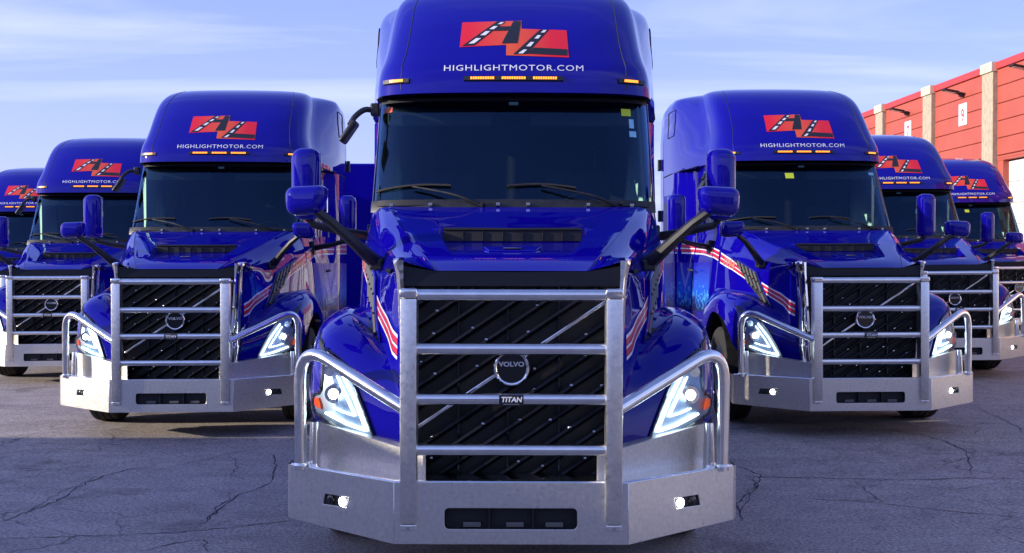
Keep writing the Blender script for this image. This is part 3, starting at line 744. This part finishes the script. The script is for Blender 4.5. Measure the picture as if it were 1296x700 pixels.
Acc().prism([(-.13, pA.y, pA.z + .006), (.13, pA.y, pA.z + .006), (.16, pB.y, pB.z + .012), (-.16, pB.y, pB.z + .012)], (0, 0, 0), (0, 0, -.02)).mk('hood_badge_plate', 'blue', hood_o, bevel=.003)
pc = (pA + pB) / 2
Acc().box(-.05, .05, pc.y - .04, pc.y - .005, pc.z + .008, pc.z + .0125).mk('hood_badge', 'tube', hood_o)
for s in (-1, 1):      # shut line along the crown crease, and the latch by the chrome
    cr_ = [(s * p[0], p[1], p[2] + .002) for p in catmull(H[2], 4)]
    Acc().tube(cr_, .0035, 5).mk('hood_crease_trim', 'blue', hood_o, smooth=True)
    p = front(s * .655, 1.655, .006)
    if p: Acc().tube([p, p + Vector((s * .012, -.02, -.004)), p + Vector((s * .03, -.018, .002))], [.013, .014, .008], 8).mk('hood_latch', 'black', truck, smooth=True)

# ---- cowl and wipers
a = Acc(); rows = []
for z, dy in ((2.045, -.015), (2.09, .0), (2.125, .024)):
    rows.append([(x, sl_point(WIN, 2.085, 0)[1] + dy + .235 * (abs(x) / .97) ** 3.2 - .012, z) for x in lin(-.975, .975, 31)])
cowl = a.grid(rows).mk('cowl', 'black', truck, smooth=True)
for x in (-.82, -.55, -.1, .1, .5, .8):
    Acc().box(x - .012, x + .012, 1.73 + .235 * (abs(x) / .97) ** 3.2 - .03, 1.76 + .235 * (abs(x) / .97) ** 3.2, 2.08, 2.10).mk('cowl_clip', 'tube', cowl, bevel=.003)
def gl(x, z, off):      # point on the windshield
    return front(x, z, off)
def wiper(px, bx0, bz0, bx1, bz1):
    p = Vector((px, 1.75 + .235 * (abs(px) / .97) ** 3.2 - .03, 2.075)); mid = gl((bx0 + bx1) / 2, (bz0 + bz1) / 2, .030)
    kn = gl(px * .6 + (bx0 + bx1) / 2 * .4, 2.13, .045)
    w = Acc().tube([p + Vector((0, .02, -.02)), p + Vector((0, -.01, .03))], .016, 10).mk('wiper', 'black', truck, smooth=True)
    Acc().tube(smooth_path([p, tuple(kn), tuple(mid)], 6), [.010] * 7 + [.008] * 6, 6).mk('wiper_arm', 'black', w, smooth=True)
    pts = [gl(x, z, .013) for x, z in zip(lin(bx0, bx1, 12), [bz0 + (bz1 - bz0) * t - .018 * math.sin(PI * t) * -1 for t in lin(0, 1, 12)])]
    Acc().tube(pts, .008, 6).mk('wiper_blade', 'rubber', w, smooth=True)
    return w
wiper(-.20, -.93, 2.185, -.42, 2.215)
wiper(.72, -.04, 2.21, .42, 2.20)
Acc().box(-.03, .03, 0, .02, 2.83, 2.86)
def camera_pod():
    p = gl(0, 2.845, -.02); return Acc().box(p.x - .035, p.x + .035, p.y, p.y + .03, 2.825, 2.85).mk('windshield_sensor', 'white', truck, bevel=.005)
camera_pod()

# ---- mirrors
def block(name, pts8, m, parent, bev, seg=4):
    return mk(name, pts8, [(0, 1, 3, 2), (4, 6, 7, 5), (0, 4, 5, 1), (2, 3, 7, 6), (0, 2, 6, 4), (1, 5, 7, 3)], m, parent, smooth=True, ang=60, bevel=bev, seg=seg)
def hood_mirror(s):
    # order: x in(0)/out(1) , y front/back, z low/high
    X0, X1 = 1.055, 1.305
    P = [(s * (X0 + .03), .61, 1.985), (s * (X0 - .0), .61, 2.135), (s * (X0 + .02), .78, 1.975), (s * (X0 - .01), .78, 2.145),
         (s * (X1 - .025), .64, 1.965), (s * (X1 - .01), .64, 2.125), (s * (X1 - .005), .79, 1.96), (s * (X1 + .005), .79, 2.135)]
    m = block('hood_mirror', P, 'blue', truck, .055, 6)
    Acc().box(min(s * 1.07, s * 1.29), max(s * 1.07, s * 1.29), .786, .797, 1.985, 2.125).mk('mirror_glass', 'chrome', m, bevel=.004, seg=1)
    arm = [(s * 1.12, .70, 1.99), (s * 1.04, .74, 1.93), (s * .93, .84, 1.82), (s * .86, .92, 1.745), (s * .80, .99, 1.69)]
    Acc().tube(arm, [.024, .028, .034, .040, .048], 8, up=(0, 1, 0)).mk('mirror_arm', 'black', m, smooth=True, ang=40)
    Acc().box(min(s * .77, s * .85), max(s * .77, s * .85), .93, 1.09, 1.655, 1.72).mk('arm_foot', 'black', m, bevel=.012)
    return m
sym(hood_mirror)
def door_mirror(s):
    X0, X1, y0, y1, z0, z1 = 1.365, 1.585, 2.14, 2.33, 2.0, 2.52
    P = [(s * (X0 + .015), y0 + .02, z0), (s * (X0 + .01), y0 + .02, z1), (s * X0, y1, z0 + .005), (s * X0, y1, z1 - .005),
         (s * (X1 - .02), y0 + .02, z0 + .01), (s * (X1 - .015), y0 + .02, z1 - .01), (s * X1, y1, z0 + .01), (s * X1, y1, z1 - .01)]
    m = block('door_mirror', P, 'blue', truck, .075, 6)
    a, b = sorted((s * (X0 + .02), s * (X1 - .02)))
    Acc().box(a, b, y1 - .004, y1 + .006, z0 + .19, z1 - .03).mk('mirror_glass', 'chrome', m, bevel=.004, seg=1)
    Acc().box(a, b, y1 - .004, y1 + .006, z0 + .03, z0 + .17).mk('convex_mirror_glass', 'chrome', m, bevel=.004, seg=1)
    Acc().tube([(s * 1.47, 2.26, 2.02), (s * 1.43, 2.28, 1.975), (s * 1.25, 2.36, 1.93), (s * 1.07, 2.45, 1.90)], [.02, .027, .03, .034], 8).mk('mirror_arm', 'black', m, smooth=True)
    x = sidep(s, 2.47, 1.90, 0)
    Acc().box(*sorted((x.x - s * .01, x.x + s * .035)), 2.40, 2.56, 1.82, 1.98).mk('arm_foot', 'black', m, bevel=.012)
    return m
sym(door_mirror)
def lookdown():
    m = Acc().tube(smooth_path([(-1.0, 2.36, 2.80), (-1.07, 2.33, 2.80), (-1.13, 2.28, 2.745), (-1.165, 2.25, 2.68)], 4), .021, 8).mk('lookdown_mirror', 'black', truck, smooth=True)
    c = Vector((-1.155, 2.24, 2.63)); d = Vector((-.55, -.1, -.83)).normalized(); n = Vector((.83, 0, -.55)); u = Vector((0, 1, 0))
    P = [c + d * i + u * j + n * k for i in (-.085, .10) for j in (-.09, .09) for k in (-.03, .012)]
    block('mirror_shell', P, 'black', m, .02, 3)
    Acc().box(-1.03, -.97, 2.33, 2.43, 2.76, 2.85).mk('mirror_base', 'black', m, bevel=.012)
lookdown()

# ---- bumper
def fm(y): return Matrix(((1, 0, 0, 0), (0, 0, -1, y), (0, 1, 0, 0), (0, 0, 0, 1)))
XB, YB = .594, -.02; XO, YO = 1.221, .475
WL = math.hypot(XO - XB, YO - YB); EX, EY = (XO - XB) / WL, (YO - YB) / WL
def wp(s, u, z, d=0): return Vector((s * (XB + EX * u + EY * d), YB + EY * u - EX * d, z))
slot = rrect(-.338, .335, .345, .452, .022)
bumper = plate('bumper', rrect(-XB, XB, .268, .583, .004, 1), [slot], .008, fm(YB + .004), 'alu', truck)
for s in (-1, 1):
    mt = Matrix(((s * EX, 0, EY * s, 0), (EY, 0, -EX, 0), (0, 1, 0, 0), (0, 0, 0, 1))); o = wp(s, 0, 0, -.004); mt[0][3], mt[1][3] = o.x, o.y
    fog = [(.335, .462), (.350, .405), (.535, .400), (.515, .458)]
    plate('bumper_wing', [(.0, .268), (WL, .284), (WL, .583), (0, .583)], [fog], .008, mt, 'alu', bumper)
    # rolled outer end
    cur = [wp(s, WL, 0)]; pts = [(s * XO, YO), (s * (XO + .018), YO + .022), (s * (XO + .020), YO + .06), (s * (XO + .016), YO + .16)]
    Acc().grid([[(x, y, .284 + (0.01 * i)) for i, (x, y) in enumerate(pts)], [(x, y, .583) for x, y in pts]]).mk('bumper_end', 'alu', bumper, smooth=True)
    fl = Acc(); c = wp(s, .435, .432, -.05)
    fb = Acc().prism([wp(s, .31, .385, -.010), wp(s, .56, .385, -.010), wp(s, .56, .478, -.010), wp(s, .31, .478, -.010)], (0, 0, 0), (s * -.04, .07, 0)).mk('fog_lamp', 'gasket', bumper)
    for u_, m_ in ((.385, 'fogbulb'), (.475, 'gloss')):
        q = wp(s, u_, .431, -.006); dd = wp(s, u_, .431, .008) - q
        Acc().tube([q, q + dd * .6, q + dd], [.026, .024, .014], 12).mk('fog_bulb', m_, fb, smooth=True)
# ledge on top of the bumper and the set-back upper panels
W0 = .16
def inset(s, u, z): return wp(s, u, z, -W0)
LZ = .584
path_f = [wp(-1, WL, LZ), wp(-1, 0, LZ), wp(1, 0, LZ), wp(1, WL, LZ)]
def off_path(d, dz):
    k = d * math.tan(math.atan2(EY, EX) / 2)
    return [wp(-1, WL, LZ + dz, -d), Vector((-XB + k * 0 + 0, YB + d, LZ + dz)) + Vector((k, 0, 0)), Vector((XB - k, YB + d, LZ + dz)), wp(1, WL, LZ + dz, -d)]
led = Acc().grid([off_path(-.000, -.012), off_path(-.001, -.004), off_path(.006, .004), off_path(.018, .007), off_path(.035, .006), off_path(W0, .004)]).mk('bumper_ledge', 'tube', bumper, smooth=True, ang=30)
Acc().box(-.50, .50, .12, .27, .45, .586).mk('lower_valance', 'gloss', truck)
for s in (-1, 1):
    rows = []
    for u in lin(-.07, WL - .03, 10):
        f = (u + .07) / (WL + .04); zt = .705 + .10 * f; b = inset(s, u, LZ + .002); b2 = inset(s, u, zt)
        n2 = (wp(s, u, 0, -1) - wp(s, u, 0, 0))
        rows.append([b, b2, b2 + n2 * .012 + Vector((0, 0, .004)), b2 + n2 * .10])
    Acc().grid(rows).mk('bumper_upper_panel', 'alud', bumper, smooth=True, ang=30)
    q = wp(s, WL - .10, .60, -.085)
    st = Acc().tube([q + Vector((0, 0, -.012)), q + Vector((0, .01, .19)), q + Vector((0, .012, .215))], [.034, .027, .025], 14).mk('brace_tube', 'tube', bumper, smooth=True)
# dark pocket behind the slot, with tow pin plates
Acc().box(-.36, .36, .03, .06, .32, .48).mk('slot_backing', 'gasket', bumper)
Acc().box(-.115, -.108, -.008, .05, .34, .46).mk('slot_divider', 'black', bumper); Acc().box(.108, .115, -.008, .05, .34, .46).mk('slot_divider', 'black', bumper)
for x in (-.2, .02, .22): Acc().box(x - .045, x + .045, .004, .02, .350, .374).mk('tow_plate', 'trimgrey', bumper, bevel=.003)
Acc().box(-1.0, 1.0, .30, .75, .30, .44).mk('bumper_mount', 'frame', truck)
# grille guard
guard = None
for s in (-1, 1):
    a, b = sorted((s * .562, s * .477))
    p = Acc().box(a, b, -.055, .055, .375, 1.515).mk('guard_post', 'alu', truck, smooth=True, ang=30, bevel=.008)
    Acc().box(a - .004, b + .004, -.059, .059, 1.517, 1.566).mk('post_cap', 'tube', p, smooth=True, ang=30, bevel=.012, seg=3)
    Acc().box(a + .002, b - .002, -.050, .0, .340, .373).mk('post_foot', 'alu', p, bevel=.006)
    Acc().tube([((a + b) / 2, -.050, .356), ((a + b) / 2, -.058, .356)], .011, 6).mk('bolt', 'rim', p)
    lp = fillet([(s * .545, .0, .955), (s * 1.165, .44, 1.262), (s * 1.150, .415, .565)], .24, 12)
    Acc().tube(lp, .034, 16, up=(0, 1, 0)).mk('guard_loop', 'tube', truck, smooth=True)
    # weld beads at the loop foot
    f0 = Vector((s * 1.150, .415, .592)); Acc().tube([f0, f0 + Vector((0, 0, .012))], [.044, .036], 14).mk('weld_bead', 'alu', p, smooth=True)
for z in (1.532, 1.258, 1.003, .745):
    b = Acc().tube([(-.478, .0, z), (.478, .0, z)], .030, 18).mk('guard_bar', 'tube', truck, smooth=True)
    if abs(z - 1.003) < .01:
        pl = Acc().box(-.062, .062, -.038, -.030, .972, 1.028).mk('name_plate', 'gloss', b, bevel=.002)
        vs, fs = text_mesh('TITAN', .036, 1.2, .0012, .001, shear=.15); w_ = max(v[0] for v in vs) - min(v[0] for v in vs)
        Acc().add([((x) * .105 / w_, -.0395 - zz, .994 + y) for x, y, zz in vs], fs).mk('name_plate_lettering', 'white', b)
        Acc().box(-.04, .04, -.0395, -.0385, .981, .984).mk('name_plate_line', 'tube', b)

# ---- wheels, chassis, interior
def tyre_prof(R0, w):
    h = w / 2; return [(R0 * .62, -h * .82), (R0 * .70, -h * .98), (R0 * .85, -h), (R0 * .955, -h * .93), (R0 * .992, -h * .80), (R0, -h * .55), (R0, -h * .50), (R0 * .975, -h * .48), (R0 * .975, -h * .40), (R0, -h * .38), (R0, -h * .06), (R0 * .975, -h * .04), (R0 * .975, h * .04), (R0, h * .06), (R0, h * .38), (R0 * .975, h * .40), (R0 * .975, h * .48), (R0, h * .50), (R0, h * .55), (R0 * .992, h * .80), (R0 * .955, h * .93), (R0 * .85, h), (R0 * .70, h * .98), (R0 * .62, h * .82)]
def rev(prof, c, n, name, m, parent, ang=35):
    rows = [[(c[0] + x, c[1] + r * math.cos(t), c[2] + r * math.sin(t)) for r, x in prof] for t in [2 * PI * k / n for k in range(n + 1)]]
    return Acc().grid(rows).mk(name, m, parent, smooth=True, ang=ang)
def wheel(s, x, y, r=.505, w=.30, name='front_wheel'):
    h = rev([(.02, s * .02), (.10, s * .03), (.12, s * .005), (.19, s * -.01), (.22, s * .06), (.30, s * .12), (.325, s * .125)], (s * x, y, r), 32, name, 'rim', truck)
    rev(tyre_prof(r, w), (s * x, y, r), 48, 'tyre', 'rubber', h)
    rev([(0.001, s * .10), (.05, s * .10), (.085, s * .08), (.09, s * .02)], (s * x, y, r), 20, 'hub', 'chrome', h)
    lg = Acc()
    for k in range(10):
        t = 2 * PI * k / 10; c = Vector((s * x, y + .15 * math.cos(t), r + .15 * math.sin(t))); lg.tube([c, c + Vector((s * .05, 0, 0))], .014, 6)
    lg.mk('wheel_nuts', 'chrome', h)
    return h
for s in (-1, 1):
    wheel(s, 1.02, 1.45); 
    for y in (6.0, 7.3): wheel(s, 1.0, y, .505, .55, 'drive_wheel')
    Acc().box(*sorted((s * .38, s * .45)), .5, 8.1, .62, .88).mk('frame_rail', 'frame', truck)
    Acc().tube([(s * .98, 2.9, .62), (s * .98, 4.6, .62)], .30, 28, up=(1, 0, 0)).mk('fuel_tank', 'alu', truck, smooth=True, bevel=.02)
    # skirt below the cab, with two steps
    sk = Acc().box(*sorted((s * 1.16, s * 1.205)), 2.12, 4.74, .36, .945).mk('side_skirt', 'blue', truck, smooth=True, ang=30, bevel=.018)
    for z in (.44, .72): Acc().box(*sorted((s * 1.195, s * 1.225)), 2.35, 2.95, z, z + .035).mk('step', 'trimgrey', sk, bevel=.006)
    ar = Acc(); th = lin(R(-10), R(190), 16)   # inner liner of the wheel arch
    ar.grid([[(s * .62, 1.5 + .60 * math.cos(t), .56 + .60 * math.sin(t)) for t in th], [(s * 1.185, 1.5 + .60 * math.cos(t), .56 + .60 * math.sin(t)) for t in th]]).mk('arch_liner', 'black', truck, smooth=True)
Acc().tube([(-.95, 1.45, .505), (.95, 1.45, .505)], .06, 10).mk('front_axle', 'frame', truck)
Acc().box(-.5, .5, .32, 2.2, .5, 1.5).mk('engine', 'frame', truck, bevel=.05)
Acc().box(-.45, .45, 6.1, 7.1, .9, 1.15).mk('coupling_plate', 'frame', truck, bevel=.03)
cabin = Acc().box(-.985, .985, 3.55, 3.58, .98, 2.88).mk('cabin_lining', 'liner', truck)
Acc().add([(-1.0, 2.42, 2.89), (1.0, 2.42, 2.89), (1.0, 3.56, 2.89), (-1.0, 3.56, 2.89)], [(0, 1, 2, 3)]).mk('headliner', 'liner', truck)
rows = [[(x, sl_point(LOW, 2.0, 0)[1] + .05 + dy + .2 * (abs(x) / .95) ** 3, z) for x in lin(-.95, .95, 13)] for dy, z in ((.05, 2.03), (.2, 2.085), (.38, 2.09), (.52, 2.03), (.56, 1.8))]
dash = Acc().grid(rows).mk('dashboard', 'dash', truck, smooth=True)
for sx in (-1, 1):
    x = sx * .52
    st = Acc().box(x - .25, x + .25, 2.65, 3.15, 1.55, 1.72).mk('cab_seat', 'seat', truck, smooth=True, bevel=.05, seg=3)
    Acc().box(x - .24, x + .24, 3.08, 3.22, 1.70, 2.42).mk('seat_backrest', 'seat', st, smooth=True, bevel=.05, seg=3)
    Acc().box(x - .13, x + .13, 3.10, 3.20, 2.44, 2.62).mk('headrest', 'seat', st, smooth=True, bevel=.04, seg=3)
    Acc().box(x - .40, x + .36, 2.47, 2.49, 2.70, 2.86).mk('sun_visor', 'dash', truck, bevel=.008)
n = 28; c = Vector((.52, 2.42, 2.02)); rg = [c + Vector((.22 * math.cos(2 * PI * k / n), .10 * math.sin(2 * PI * k / n), .19 * math.sin(2 * PI * k / n))) for k in range(n + 1)]
Acc().tube(rg, .014, 8, caps=False).mk('steering_wheel', 'dash', truck, smooth=True)

def edge_light_strip(s):  # pleated strip made up for the pale light at the windshield edges
    rows = []
    for z in lin(2.10, 2.86, 8):
        f = (z - 2.1) / .76; x0 = .865 + .075 * f
        rows.append([(s * (x0 + (.985 - x0) * u + .006 * math.sin(u * 28)), 3.15 - .45 * u + .022 * math.cos(u * 30), z) for u in lin(0, 1, 26)])
    return Acc().grid(rows).mk('edge_light_strip', 'edge_light', truck, smooth=True, ang=60)
sym(edge_light_strip)

# ---------------------------------------------------------------- the seven tractors of the line-up
def children_map():
    d = {}
    for o in COL.objects:
        if o.parent: d.setdefault(o.parent.name, []).append(o)
    return d
CH = children_map()
def copy_tree(o, parent=None):
    c = o.copy(); COL.objects.link(c)
    if parent is not None: c.parent = parent
    for ch in CH.get(o.name, []): copy_tree(ch, c)
    return c
GROUP = 'blue tractor trucks parked in a V formation'
SPOTS = [(-.002, 5.62, -.0048, 'blue tractor truck nearest the camera, at the front centre of the V'),
         (-3.296, 10.722, .0485, 'blue tractor truck immediately left of the nearest truck, in the second row'),
         (3.476, 10.72, .0318, 'blue tractor truck immediately right of the nearest truck, with a green windshield sticker'),
         (-6.645, 15.86, .076, 'blue tractor truck second from the left edge, between two others of the left arm'),
         (6.485, 16.03, .029, 'blue tractor truck second from the right edge, in front of the red bay 7 wall'),
         (-10.32, 21.33, .048, 'leftmost blue tractor truck, mostly cut off by the left edge of the picture'),
         (9.70, 20.98, .0166, 'rightmost and farthest blue tractor truck, closest to the red warehouse')]
TR = []
def tilt(x): return .009 if x > 3 else 0
for i, (x, y, a, lab) in enumerate(SPOTS):
    o = truck if i == 0 else copy_tree(truck)
    TR.append((o, x, y, a, lab))
for i, (o, x, y, a, lab) in enumerate(TR):
    o.location = (x, y, gz(x, y + 1.5)); o.rotation_euler = (0, -(gz(x + 1, y + 1) - gz(x - 1, y + 1)) / 2 if abs(x) > 1 else 0, a)
    top(o, lab, 'truck', GROUP)
def sticker(i, x, z, w, h, m, name='windshield_sticker'):
    rows = [[front(xx, zz, .004) for xx in lin(x - w / 2, x + w / 2, 4)] for zz in (z - h / 2, z + h / 2)]
    Acc().grid(rows).mk(name, m, TR[i][0], label={'sticker_y': 'small yellow windshield sticker', 'sticker_b': 'small light blue windshield sticker', 'sticker_o': 'small orange corner sticker'}[m])
sticker(0, .80, 2.775, .07, .055, 'sticker_y'); sticker(0, .835, 2.69, .035, .07, 'sticker_b'); sticker(0, .84, 2.61, .05, .045, 'sticker_b'); sticker(0, -.90, 2.80, .06, .04, 'sticker_o')
sticker(2, -.17, 2.72, .10, .065, 'sticker_y'); sticker(2, .83, 2.75, .07, .035, 'sticker_b'); sticker(6, -.12, 2.72, .09, .06, 'sticker_y')

# ---------------------------------------------------------------- red warehouse on the right
M['redclad'] = mat('red_cladding', (.6, .1, .07), .55); noise_var(M['redclad'], (.42, .085, .052), (.46, .095, .06), 1.5, 5, .5, .62)
M['conc'] = mat('beige_concrete', (.42, .36, .26), .85); noise_var(M['conc'], (.34, .29, .20), (.48, .42, .31), 18, 6, .8, .9, .5, 60, stretch=(1, 1, .35))
M['coping'] = mat('coping_cream', (.62, .57, .40), .6); M['redcoping'] = mat('coping_red', (.50, .05, .045), .5)
M['doorw'] = mat('white_dock_door', (.72, .72, .68), .5); M['lampblk'] = mat('lamp_bronze', (.03, .015, .012), .4, .3); M['diff'] = mat('lamp_diffuser', (.55, .5, .42), .4)
M['numred'] = mat('numeral_red', (.45, .04, .05), .5); M['roofgrey'] = mat('roof_grey', (.25, .25, .25), .9)
def bx_(Y): return 13.0 - .049 * (Y - 28)
wh = empty('warehouse', (bx_(28), 28, 0), (0, 0, math.atan(.049)))
# local frame: y along the wall (north), x into the building
BH = 7.15; P0, BAY, PW = 1.9 - 3.85 * 5, 3.85, .62
def wpart(name, a, m, **kw): return a.mk(name, m, wh, **kw)
wpart('wall', Acc().box(.25, 18, P0 - .3, P0 + BAY * 14, -.5, BH - .15), 'redclad'); wpart('roof', Acc().box(.10, 18.2, P0 - .3, P0 + BAY * 14, BH - .15, BH - .1), 'roofgrey')
clad = Acc().box(.0, .10, 0, 1, 0, 1)
for i in range(14):
    y = P0 + BAY * i
    wpart('pilaster', Acc().box(-.10, .26, y - PW / 2, y + PW / 2, -.3, BH - .24), 'conc', bevel=.01)
    wpart('pilaster_cap', Acc().box(-.15, .30, y - PW / 2 - .02, y + PW / 2 + .02, BH - .24, BH + .02), 'coping', bevel=.01)
    if i == 13: break
    y0, y1 = y + PW / 2, y + BAY - PW / 2
    wpart('coping', Acc().box(-.04, .26, y0 + .021, y1 - .021, BH - .19, BH), 'redcoping', bevel=.008)
    z = BH - .20
    door = i in (4,) or i < 4
    lo = 4.6
    while z - .46 > (lo if True else 0) - .1:
        wpart('cladding_panel', Acc().box(.02 + rng.uniform(0, .004), .22, y0 + .004, y1 - .004, z - .445, z), 'redclad', bevel=.012, seg=1); z -= .46
    wpart('cladding_panel', Acc().box(.02, .22, y0 + .004, y1 - .004, lo - .03, z - .005), 'redclad', bevel=.012, seg=1)
    wpart('lintel_soffit', Acc().box(.03, .6, y0 + .004, y1 - .004, lo - .08, lo - .031), 'redclad')
    for ya, yb in ((y0 + .003, y0 + .30), (y1 - .30, y1 - .003)): wpart('door_jamb', Acc().box(.04, .24, ya, yb, -.3, lo - .081), 'redclad', bevel=.01)
    for k in range(8):
        wpart('dock_door_section', Acc().box(.20, .245, y0 + .302, y1 - .302, .02 + k * .56, .02 + k * .56 + .55), 'doorw', bevel=.01, seg=1)
    # lamp and bay number
    yc = y0 + (y1 - y0) * .42
    lp = wpart('wall_lamp', Acc().tube([(.0, yc - .02, 6.58), (-.10, yc - .02, 6.60)], .075, 12), 'lampblk', smooth=True)
    Acc().tube([(-.08, yc - .02, 6.60), (-.25, yc - .02, 6.65)], .03, 8).mk('lamp_arm', 'lampblk', lp)
    Acc().prism([(-.16, yc - .17, 6.62), (-.16, yc + .13, 6.62), (-.58, yc + .10, 6.70), (-.58, yc - .14, 6.70)], (0, 0, 0), (0, 0, .055)).mk('lamp_head', 'lampblk', lp, bevel=.015)
    Acc().prism([(-.22, yc - .12, 6.622), (-.22, yc + .08, 6.622), (-.52, yc + .06, 6.680), (-.52, yc - .10, 6.680)], (0, 0, 0), (0, 0, .004)).mk('lamp_diffuser', 'diff', lp)
    num = {5: '9', 6: '7', 4: '11', 7: '5', 8: '3', 9: '1', 3: '13', 2: '15'}.get(i)
    if num:
        sg = wpart('bay_sign', Acc().box(.0, .019, yc - .25, yc + .25, 5.72, 6.34), 'white')
        vs, fs = text_mesh(num, .52, .8, .004)
        Acc().add([(-.004, yc - (x), 5.83 + yy) for x, yy, _ in vs], fs).mk('bay_numeral', 'numred', sg)
top(wh, 'long red clad warehouse with beige pilasters and numbered dock bays at right', 'warehouse')

# ---------------------------------------------------------------- blue trailer glimpsed between the trucks, the shed, and a building added behind the camera for reflections
tr = empty('box_trailer', (-1.85, 20.2, 0))
Acc().box(-1.25, 1.25, 0, 12, .42, 3.55).mk('trailer_body', 'blue', tr, bevel=.03)
Acc().box(-.5, .5, .5, 11.5, .85, 1.149).mk('trailer_frame', 'frame', tr)
for s in (-1, 1):
    for y in (9.2, 10.5): rev(tyre_prof(.5, .5), (s * .95, y, .5), 28, 'trailer_wheel', 'rubber', tr)
    Acc().box(*sorted((s * .8, s * .9)), 1.6, 1.75, .0, .86).mk('landing_leg', 'frame', tr)
top(tr, 'blue trailer behind, glimpsed between the nearest truck and the one on its left', 'trailer')
M['shed'] = mat('pale_metal_wall', (.6, .6, .6), .7); noise_var(M['shed'], (.56, .56, .56), (.64, .635, .63), .6, 4)
sh = empty('storage_building', (-12.3, 7.85, 0))
SHH = 3.66
Acc().box(-30, 0, -40, 0, -.3, SHH - .001).mk('wall', 'shed', sh)
Acc().box(-30.2, .25, -40, .25, SHH, SHH + .3).mk('roof_edge', 'roofgrey', sh)
for i in range(7):
    y = -4 - i * 5
    Acc().box(.0, .06, y - 1.6, y + 1.6, 0, 2.9).mk('loading_door', 'doorw', sh, bevel=.01)
top(sh, 'pale flat-roofed building left of the camera, out of view, shading the yard', 'building')

M['brick'] = mat('pale_brick', (.2, .12, .09), .85)
tx = nd(M['brick'], 'ShaderNodeTexBrick'); tx.inputs['Scale'].default_value = 3.0; tx.inputs['Color1'].default_value = (.55, .50, .43, 1); tx.inputs['Color2'].default_value = (.48, .44, .38, 1); tx.inputs['Mortar'].default_value = (.6, .57, .52, 1)
tcn = nd(M['brick'], 'ShaderNodeTexCoord'); mpn = nd(M['brick'], 'ShaderNodeMapping'); mpn.inputs['Rotation'].default_value = (PI / 2, 0, 0)
lk(M['brick'], tcn.outputs['Object'], mpn.inputs[0]); lk(M['brick'], mpn.outputs[0], tx.inputs['Vector']); lk(M['brick'], tx.outputs[0], bs(M['brick']).inputs['Base Color'])
bk = empty('reflection_building', (0, -26, 0))  # unseen building, added to darken the low reflections in chrome and paint
Acc().box(-11, 45, -15, 0, -.3, 8.5).mk('wall', 'brick', bk); Acc().box(-11.2, 45.2, -15.2, .2, 8.501, 8.8).mk('roof_edge', 'roofgrey', bk)
for i in range(9):
    for z in (1.2, 4.8): Acc().box(-8 + i * 6, -5.6 + i * 6, -.05, .03, z, z + 1.8).mk('window', 'gloss', bk)
top(bk, 'pale brick building added behind the camera, unseen, for reflections', 'building')
